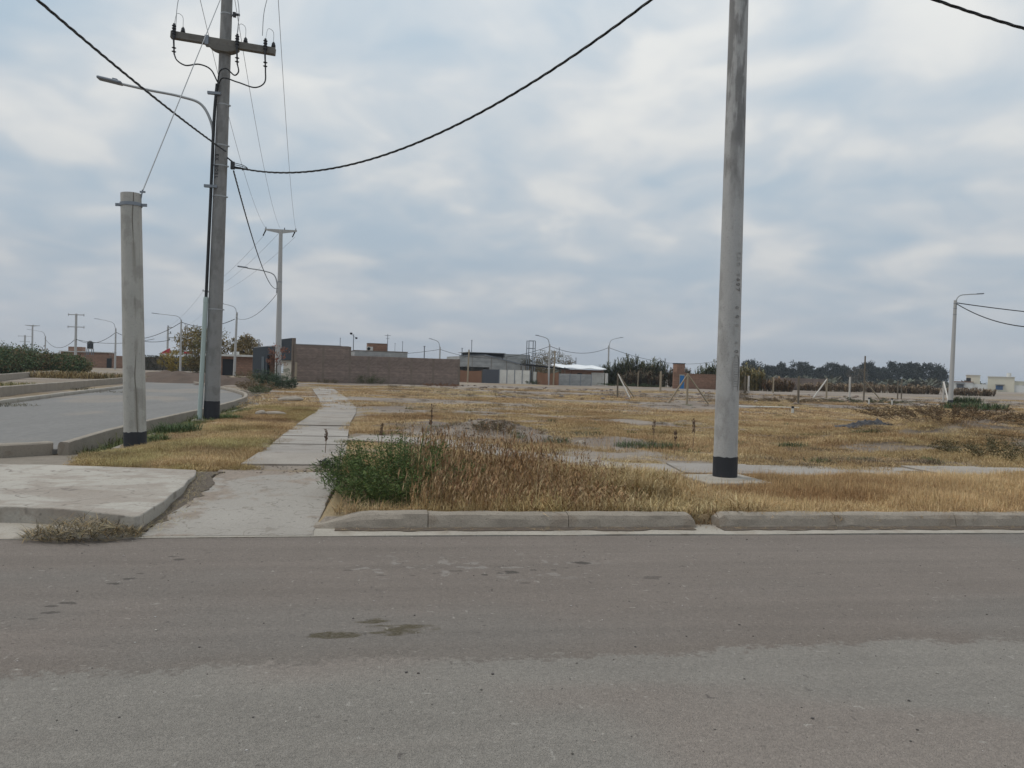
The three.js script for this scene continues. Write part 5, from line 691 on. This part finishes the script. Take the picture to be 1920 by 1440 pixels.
/* pale far houses on the right */
{ const far = [[157.5, -190, 5.2, 2.6, 'far pale house with a wide grey window beside the lamp post', 0], [163.5, -193, 3.4, 4.6, 'far cream house with a raised square tower', 1], [168.5, -188.5, 6.2, 4.3, 'far large cream house with a blue window', 2], [176.5, -188, 6.4, 3.2, 'far low white house at the end of the row', 3]];
  const cream = std({ color: L(.62, .58, .47) }), wht = std({ color: L(.60, .60, .58) });
  for (const [x, z, w, h, label, k] of far) { const r = group('far_house', x, 0, z, -.7); mesh('wall', box(w, h, 6, 0, h / 2, 0), k % 2 || k === 2 ? cream : wht, r); mesh('roof', box(w + .4, .18, 6.4, 0, h + .05, 0), k === 0 ? M.cloth : wht, r); mesh('window', box(1.7, 1.2, .1, -.4, 1.3, 3.03), k === 2 ? std({ color: L(.06, .13, .26), roughness: .2 }) : std({ color: L(.10, .11, .13), roughness: .25 }), r); mesh('awning', box(2.2, .12, 1.2, -.3, 2.1, 3.5), M.slate, r); mesh('annex', box(w * .7, 2.1, 4, w * .8, 1.05, .6), wht, r); if (k === 2 || k === 0) mesh('roof_tank', rod([w * .3, h, 0], [w * .3, h + 1.2, 0], .6, .55, 12), k ? M.white : M.dark, r); tag(r, label, 'house'); } }
/* field fence posts */
function fencePost(x, z, h, braces, mat, label, r = .055) { const root = group('fence_post', x, height(x, z) - .05, z); mesh('post', rod([0, 0, 0], [0, h, 0], r * 1.1, r, 7), mat, root); for (const [dx, dz, m2, top] of braces) mesh('brace', rod([dx, 0, dz], [0, (top || h) - .08, 0], r * .85, r * .8, 7), m2 || mat, root); return tag(root, label, 'fence post', 'field fence posts'); }
fencePost(14.9, -49.8, 1.75, [[.55, 1.2, M.woodPale], [1.35, -.3, M.wood]], M.woodDark, 'dark corner fence post with two pale braces on its right');
fencePost(31.8, -96.9, 2.2, [], M.wood, 'bare fence post in front of the cane thicket'); fencePost(25.45, -70.5, 2.1, [], M.wood, 'thick bare fence post before the cane and brick tower', .10);
fencePost(16.42, -41, 1.85, [[-1.0, -.5, M.wood], [1.35, .1, M.wood]], M.wood, 'fence post with a brace on either side like a tripod', .06);
fencePost(41.4, -97.9, 2.0, [], M.woodPale, 'short pale post before the low brick wall'); fencePost(36.95, -76, 1.9, [], M.woodDark, 'dark post of a close pair right of the kerb pole', .08); fencePost(37.65, -76.6, 1.95, [], M.woodPale, 'pale post of a close pair right of the kerb pole', .10); fencePost(42.5, -80.3, 1.9, [], M.wood, 'post before the left end of the low brown wall', .08);
fencePost(25.9, -45.6, 1.85, [], M.woodDark, 'dark bare fence post in the middle of the field', .07); fencePost(36.7, -60, 1.8, [[-1.5, .4, M.woodPale]], M.wood, 'fence post with a single pale brace leaning on its left', .075); fencePost(36.6, -56.5, 2.0, [], M.woodPale, 'pale bare fence post before the brown reeds', .075); fencePost(37.55, -56, 3.75, [[1.55, .2, M.wood, 1.85]], M.woodDark, 'tall thin post with one low brace on its right', .06); fencePost(48.4, -66.8, 1.85, [], M.woodDark, 'thin dark post beside the brown reeds', .06); fencePost(49.1, -67.2, 2.0, [], M.woodDark, 'second thin dark post beside the brown reeds', .06); fencePost(45.7, -57.2, 1.9, [[-2.0, 3.2, M.woodPale]], M.woodPale, 'pale post with a long slanting brace next to the lamp post', .085);
for (const [x, z, l] of [[31.85, -46.9, 'short white pipe stub with a dark cap in the field'], [33.65, -47, 'white pipe stub with dark cap near the slanting brace'], [18.26, -32.6, 'small white peg standing in the dry grass']]) { const r = group('pipe_stub', x, height(x, z) - .03, z); const h = x < 20 ? .26 : .42; mesh('pipe', rod([0, 0, 0], [0, h, 0], .06, .055, 8), M.white, r); mesh('cap', rod([0, h, 0], [0, h + .1, 0], .07, .06, 8), M.black, r); tag(r, l, 'pipe'); }
tag(mesh('white_hose', tube([[17.9, .19, -39.2], [18.6, .2, -38.2], [19.3, .18, -37.9], [20.4, .2, -37.6], [21.6, .18, -37.9]].map(([x, y, z]) => [x, height(x, z) + .04, z]), .035, 30, 6), M.white), 'white hose lying on the ground right of the kerb pole', 'hose');
/* earth heaps across the side street */
function heap(x, z, w, h, d, label, seed) { const g = new THREE.PlaneGeometry(w, d, 40, 24); g.rotateX(-Math.PI / 2); const p = g.attributes.position, C = []; for (let i = 0; i < p.count; i++) { const a = p.getX(i) / w * 2, b = p.getZ(i) / d * 2, q = Math.max(0, 1 - Math.hypot(a, b)); p.setY(i, -.06 + h * ss(0, .8, q) * (.5 + fbm(p.getX(i) * 1.1 + seed, p.getZ(i) * 1.1, 4))); const k = .8 + .5 * fbm(p.getX(i) * 2 + seed, p.getZ(i) * 2 + 4, 3); C.push(.185 * k, .13 * k, .098 * k); } g.setAttribute('color', new THREE.Float32BufferAttribute(C, 3)); g.computeVertexNormals(); const m = mesh('earth_heap', g, std({ vertexColors: true, bumpMap: rep(grain, 6), bumpScale: .1 })); m.position.set(x, .05, z); return tag(m, label, 'earth heap'); }
heap(-17.2, -66, 11, .8, 9, 'long brown earth heap dumped across the side street', 3); heap(-12.6, -59, 6, .6, 5, 'brown earth heap against the curved kerb', 9); heap(-25.5, -88, 9, .6, 7, 'earth heap at the far end of the side street', 15);

/* -------------------------------------------------- trees, canes and shrubs */
function leafyTree(name, x, z, h, w, pal, label, cat, seed, opt = {}) {
  const r = rng(seed), root = group(name, x, height(x, z) - .05, z), c = new Cards(), limbs = [], n = opt.clumps || 46, per = opt.per || 34, ls = opt.leaf || .32, low = opt.low ?? .25;
  limbs.push(rod([0, 0, 0], [.05 * h * (r() - .5), h * .6, 0], .022 * h, .012 * h, 7));
  for (let i = 0; i < n; i++) {
    const t = low + (1 - low) * Math.pow(r(), .8), prof = opt.cone ? Math.pow(1 - (t - low) / (1 - low), .6) * .9 + .12 : Math.sqrt(Math.max(.05, 1 - Math.pow((t - .6) / .48, 2))), a = r() * 6.283, q = Math.sqrt(r()) * w / 2 * prof, cx = Math.cos(a) * q, cz = Math.sin(a) * q, cy = t * h * (.9 + .1 * r()), cr = w * .13 * (.6 + r() * .8);
    if (i % 3 === 0) limbs.push(rod([0, Math.max(.1, cy - .25 * h), 0], [cx * .85, cy - .02 * h, cz * .85], .006 * h, .003 * h, 4));
    const base = pal[Math.floor(r() * pal.length)];
    for (let k = 0; k < per; k++) { const u = r() * 6.283, s = r() * 2 - 1, rr = cr * Math.cbrt(r()), e = Math.sqrt(1 - s * s); c.leaf(cx + Math.cos(u) * e * rr, cy + s * rr * .8, cz + Math.sin(u) * e * rr, r() - .5, r() - .3, r() - .5, ls * (.6 + r() * .8), ls * .5, jit(base, .5, r), r() * 6); }
  }
  mesh('trunk', limbs, std({ color: L(.09, .07, .055) }), root); c.mesh('crown', M.leaf, root); return tag(root, label, cat, opt.group);
}
{ const DT = [[.020, .026, .020], [.028, .032, .024], [.017, .021, .019]], r = rng(600); let k = 0; const spots = []; for (let x = 138; x < 236; x += 3.4) spots.push(x);
  for (const x of spots) { const z = -311 + (x - 148) * .145 + (r() - .5) * 10, edge = x < 150 ? .72 : 1; const h = (6.3 + r() * 3.4) * edge * (x > 200 ? 1.1 : 1) * (x > 228 ? 1.12 : 1); leafyTree('row_tree', x, z, h, 7.2 + r() * 3, DT, 'dark evergreen tree in the distant row behind the field', 'tree', 700 + k++, { clumps: 90, per: 34, leaf: .75, low: .03, cone: k % 3 === 0, group: 'dark trees in the distant row' }); }
  leafyTree('brown_tree', 178, -270, 7.5, 8, [[.09, .075, .05], [.07, .06, .045]], 'brownish bare-topped tree before the distant dark row', 'tree', 761, { leaf: .6 });
  leafyTree('autumn_tree', -31, -125, 6.9, 8.2, [[.23, .155, .04], [.18, .135, .045], [.13, .12, .04]], 'yellow-brown autumn tree behind the crossarm pole', 'tree', 771, { clumps: 130, per: 60, leaf: .34, low: .03 }); leafyTree('autumn_tree', -24.5, -124, 6.0, 5.2, [[.21, .14, .045], [.17, .125, .045]], 'brown autumn tree behind the brick house', 'tree', 772, { clumps: 110, per: 60, leaf: .32, low: .03 }); leafyTree('yellow_shrub', -34.2, -120, 3.2, 3.6, [[.28, .2, .03], [.22, .16, .03]], 'bright yellow shrub at the left foot of the autumn tree', 'bush', 773, { leaf: .25, low: .02 });
  leafyTree('bare_tree', 23.0, -112, 4.9, 6.5, [[.17, .13, .07], [.13, .11, .06]], 'thin yellowing tree behind the lean-to', 'tree', 774, { leaf: .2, low: .15, per: 60, clumps: 70 }); leafyTree('bare_tree', 20.5, -116, 3.8, 4, [[.13, .12, .10], [.10, .10, .08]], 'greyish bush behind the shed corner', 'tree', 775, { leaf: .2, low: .05, per: 60, clumps: 60 }); }
function caneClump(x, z, w, h, n, pal, label, seed, cat = 'cane') { const r = rng(seed), root = group('cane_clump', x, .05, z), st = [], c = new Cards(); for (let i = 0; i < n; i++) { const a = r() * 6.283, q = Math.sqrt(r()), bx = Math.cos(a) * q * w / 2, bz = Math.sin(a) * q * w / 3, hh = h * (.55 + r() * .5) * (1 - .3 * q), lx = (r() - .5) * .5 * hh * .4 + Math.cos(a) * q * .3; st.push(rod([bx, -.05, bz], [bx + lx, hh, bz], .02, .01, 3)); const base = pal[Math.floor(r() * pal.length)]; for (let k = 0; k < 24; k++) { const t = .03 + .97 * r(), b = r() * 6.283; c.blade(bx + lx * t, t * hh, bz, Math.cos(b) * .7, .75, Math.sin(b) * .7, .65 * (.6 + .6 * r()), .085, .5 + r() * .8, jit(base, .6, r)); } } const sm = mesh('stalk', st, std({ color: L(.15, .13, .06) }), root); sm.userData.kind = 'stuff'; c.mesh('foliage', M.leaf, root); return tag(root, label, cat); }
const CANE = [[.055, .07, .03], [.075, .085, .035], [.10, .10, .04], [.045, .055, .028]];
caneClump(31.4, -108, 3.4, 3.92, 128, CANE, 'green cane clump against the lamp post near the white roof', 801); caneClump(34.0, -107.5, 4.2, 5.09, 192, CANE, 'tallest green cane clump right of the lamp post', 802); caneClump(37.0, -105.5, 4.0, 4.66, 160, [...CANE, [.14, .10, .05]], 'green and straw cane clump before the brick tower', 803); caneClump(40.2, -103.5, 3.2, 3.60, 112, [[.12, .075, .04], [.09, .07, .035]], 'rust-brown cane clump behind the brick tower', 804);
caneClump(34.5, -103.5, 6.0, 2.54, 176, [[.11, .07, .04], [.08, .065, .035]], 'low rust-brown growth at the foot of the cane', 807);
caneClump(46.0, -94.5, 5.0, 3.60, 192, [[.27, .205, .075], [.21, .17, .065], [.13, .125, .05]], 'yellow-green cane clump right of the kerb pole', 805); caneClump(43.2, -99, 4.2, 4.03, 144, [[.07, .08, .035], [.10, .10, .045]], 'green cane clump behind the kerb pole', 806);
caneClump(49.5, -92.5, 4.0, 1.8, 90, [[.20, .12, .06], [.15, .10, .05]], 'low orange-brown growth before the far brick wall', 808);
{ const RR = [[.20, .14, .085], [.17, .115, .07], [.24, .17, .10]]; let k = 0; for (const [x, z, w, h] of [[66, -108, 9, 1.4], [73, -107, 9, 1.55], [79, -105, 8, 1.45], [85, -101, 8, 1.2]]) caneClump(x, z, w, h, 130, RR, ['brown reed bank in front of the dark trees, nearest the brick wall', 'tallest brown reed bank before the dark tree row', 'brown reed bank before the end of the tree row', 'low brown reed bank beside the leaning lamp post'][k], 820 + k++, 'reeds'); }
{ const g = [[-43, -77, 8, 1.9], [-38, -79, 8, 2.3], [-33.8, -81, 5.5, 1.7]]; g.forEach(([x, z, w, h], k) => leafyTree('roadside_thicket', x, z, h, w, [[.065, .10, .035], [.075, .105, .04], [.06, .10, .045], [.19, .125, .06], [.15, .12, .05]], ['green thicket behind the canal wall, partly brown', 'dense green thicket in the middle behind the canal wall', 'green thicket tapering towards the double-crossarm pole'][k], 'bush', 840 + k, { clumps: 300, per: 60, leaf: .2, low: .01 }));
  tuft('yellow_grass', -27, -66, 2.4, .95, 1500, [[.30, .22, .09], [.24, .17, .07], [.17, .12, .06]], 'tall yellow grass clump on the far side of the canal wall', 'grass', 850, .035); tuft('yellow_grass', -24, -68, 2.6, .8, 1400, [[.25, .17, .08], [.13, .12, .05], [.17, .12, .06]], 'brownish grass clump right of the tall yellow grass', 'grass', 851, .035); tuft('yellow_grass', -20.6, -44, 1.0, .35, 500, [[.25, .2, .07], [.12, .13, .05]], 'low weeds growing between the two canal walls', 'grass', 852, .02); tuft('kerb_weed', -13.0, -27.5, .7, .3, 300, [[.13, .11, .06], [.08, .075, .045]], 'grey weed tuft against the opposite kerb', 'weed', 853, .015); tuft('kerb_weed', -15.0, -41, 1.2, .25, 400, [[.13, .11, .06], [.08, .075, .045]], 'flat weeds along the opposite kerb further off', 'weed', 854, .02);
  { const hg = group('dark_hedge', -41.5, 0, -143.5, .15), c = new Cards(), r = rng(861); for (let i = 0; i < 5200; i++) { const b = r() * 6.28; c.leaf((r() - .5) * 12, r() * 2.7, (r() - .5) * 1.2, Math.cos(b), .8, Math.sin(b), .35, .14, jit([.055, .06, .035], .6, r), b); } c.mesh('foliage', M.leaf, hg); mesh('stem', box(11.6, 2.3, .5, 0, 1.1, 0), M.woodDark, hg); tag(hg, 'dark clipped-looking hedge beyond the earth heaps', 'hedge'); } }
weedBush('street_shrub', -9.4, -55.0, .9, .8, 1.3, 40, 2600, [[.04, .065, .035], [.05, .075, .04]], 'dark green shrub at the foot of the gate pole', 'bush', 871, .14); weedBush('street_shrub', -7.4, -49.5, .9, .8, 1.25, 40, 2400, [[.045, .07, .04], [.06, .085, .05]], 'green shrub between gate pole and walkway', 'bush', 872, .14); weedBush('street_shrub', -8.6, -47.0, 1.2, .8, .7, 40, 2200, [[.19, .125, .065], [.13, .1, .05]], 'tan dry shrub in front of the green street shrubs', 'bush', 873, .1); weedBush('street_shrub', -12.0, -63, 1.6, 1.0, 1.0, 40, 2200, [[.16, .115, .05], [.10, .10, .045]], 'yellowish shrub before the navy gatehouse', 'bush', 874, .12); weedBush('street_shrub', -7.6, -43.0, .5, 1.6, .6, 36, 1800, [[.06, .08, .035], [.10, .10, .045]], 'low green growth behind the curved ditch kerb', 'bush', 875, .09);
leafyTree('red_sapling', -10.9, -69.6, 3.5, 2.0, [[.24, .09, .05], [.18, .08, .05]], 'sparse rust-red sapling in front of the gate pole', 'tree', 876, { clumps: 16, per: 16, leaf: .18, low: .45 });
weedBush('wall_weed', -2.8, -72.5, 1.5, .6, .95, 40, 2000, [[.10, .09, .05], [.07, .08, .04]], 'olive weeds against the brown brick wall', 'bush', 877, .12); weedBush('wall_weed', -6.6, -71.5, 1.0, .5, .5, 30, 1000, [[.13, .10, .055], [.09, .08, .05]], 'low brown weeds under the tall end of the wall', 'bush', 878, .1); weedBush('wall_weed', 4.0, -70.2, 1.9, .7, .35, 30, 1500, [[.22, .11, .06], [.18, .10, .06]], 'rust-red low weeds near the wall corner', 'bush', 879, .1); weedBush('wall_weed', 17.2, -95.9, .9, .4, .7, 24, 900, [[.04, .06, .03], [.05, .07, .03]], 'green weeds between the white fence and hanging cloth', 'bush', 880, .12); weedBush('wall_weed', 32, -100, 5, .8, .5, 60, 3000, [[.045, .07, .03], [.06, .08, .035]], 'band of green weeds below the cane thicket', 'bush', 881, .13);
weedBush('field_weed', 26.5, -48, 3.2, 1.6, .45, 50, 2600, [[.12, .085, .05], [.16, .11, .06]], 'brown dead weeds around the dark fence post', 'bush', 882, .1); weedBush('field_weed', 24.3, -50, .5, .4, 1.7, 22, 900, [[.12, .09, .06], [.10, .08, .05]], 'tall brown bare weed standing in the field', 'bush', 883, .09); weedBush('field_weed', 34.5, -50.5, 4.0, 1.2, .4, 50, 2400, [[.06, .08, .04], [.10, .085, .045]], 'green and brown weeds around the pipe stubs', 'bush', 884, .1);
{ // low far scrub closing the horizon
  const r = rng(990), c = new Cards(); for (let i = 0; i < 26; i++) { const b = r() * 6.28, q = Math.sqrt(r()); c.leaf(Math.cos(b) * q * 2, r() * 2 * (1 - q * .6), Math.sin(b) * q * 2, Math.cos(b), 1, Math.sin(b), 1.1, .8, jit([.07, .07, .045], .6, r), b); }
  const list = []; for (let i = 0; i < 2600; i++) { const a = -1.25 + r() * 2.3, d = 260 + r() * 360, x = Math.sin(a) * d, z = -Math.cos(a) * d; list.push([x, .1, z, .7 + r() * 1.2, .6 + r() * .6, jit([1, 1, 1], .5, r)]); }
  stuff(scatter('distant_scrub', [c.geo()], M.leaf, list), 'distant line of low scrub on the horizon', 'scrub');
}
renderer.render(scene, camera);
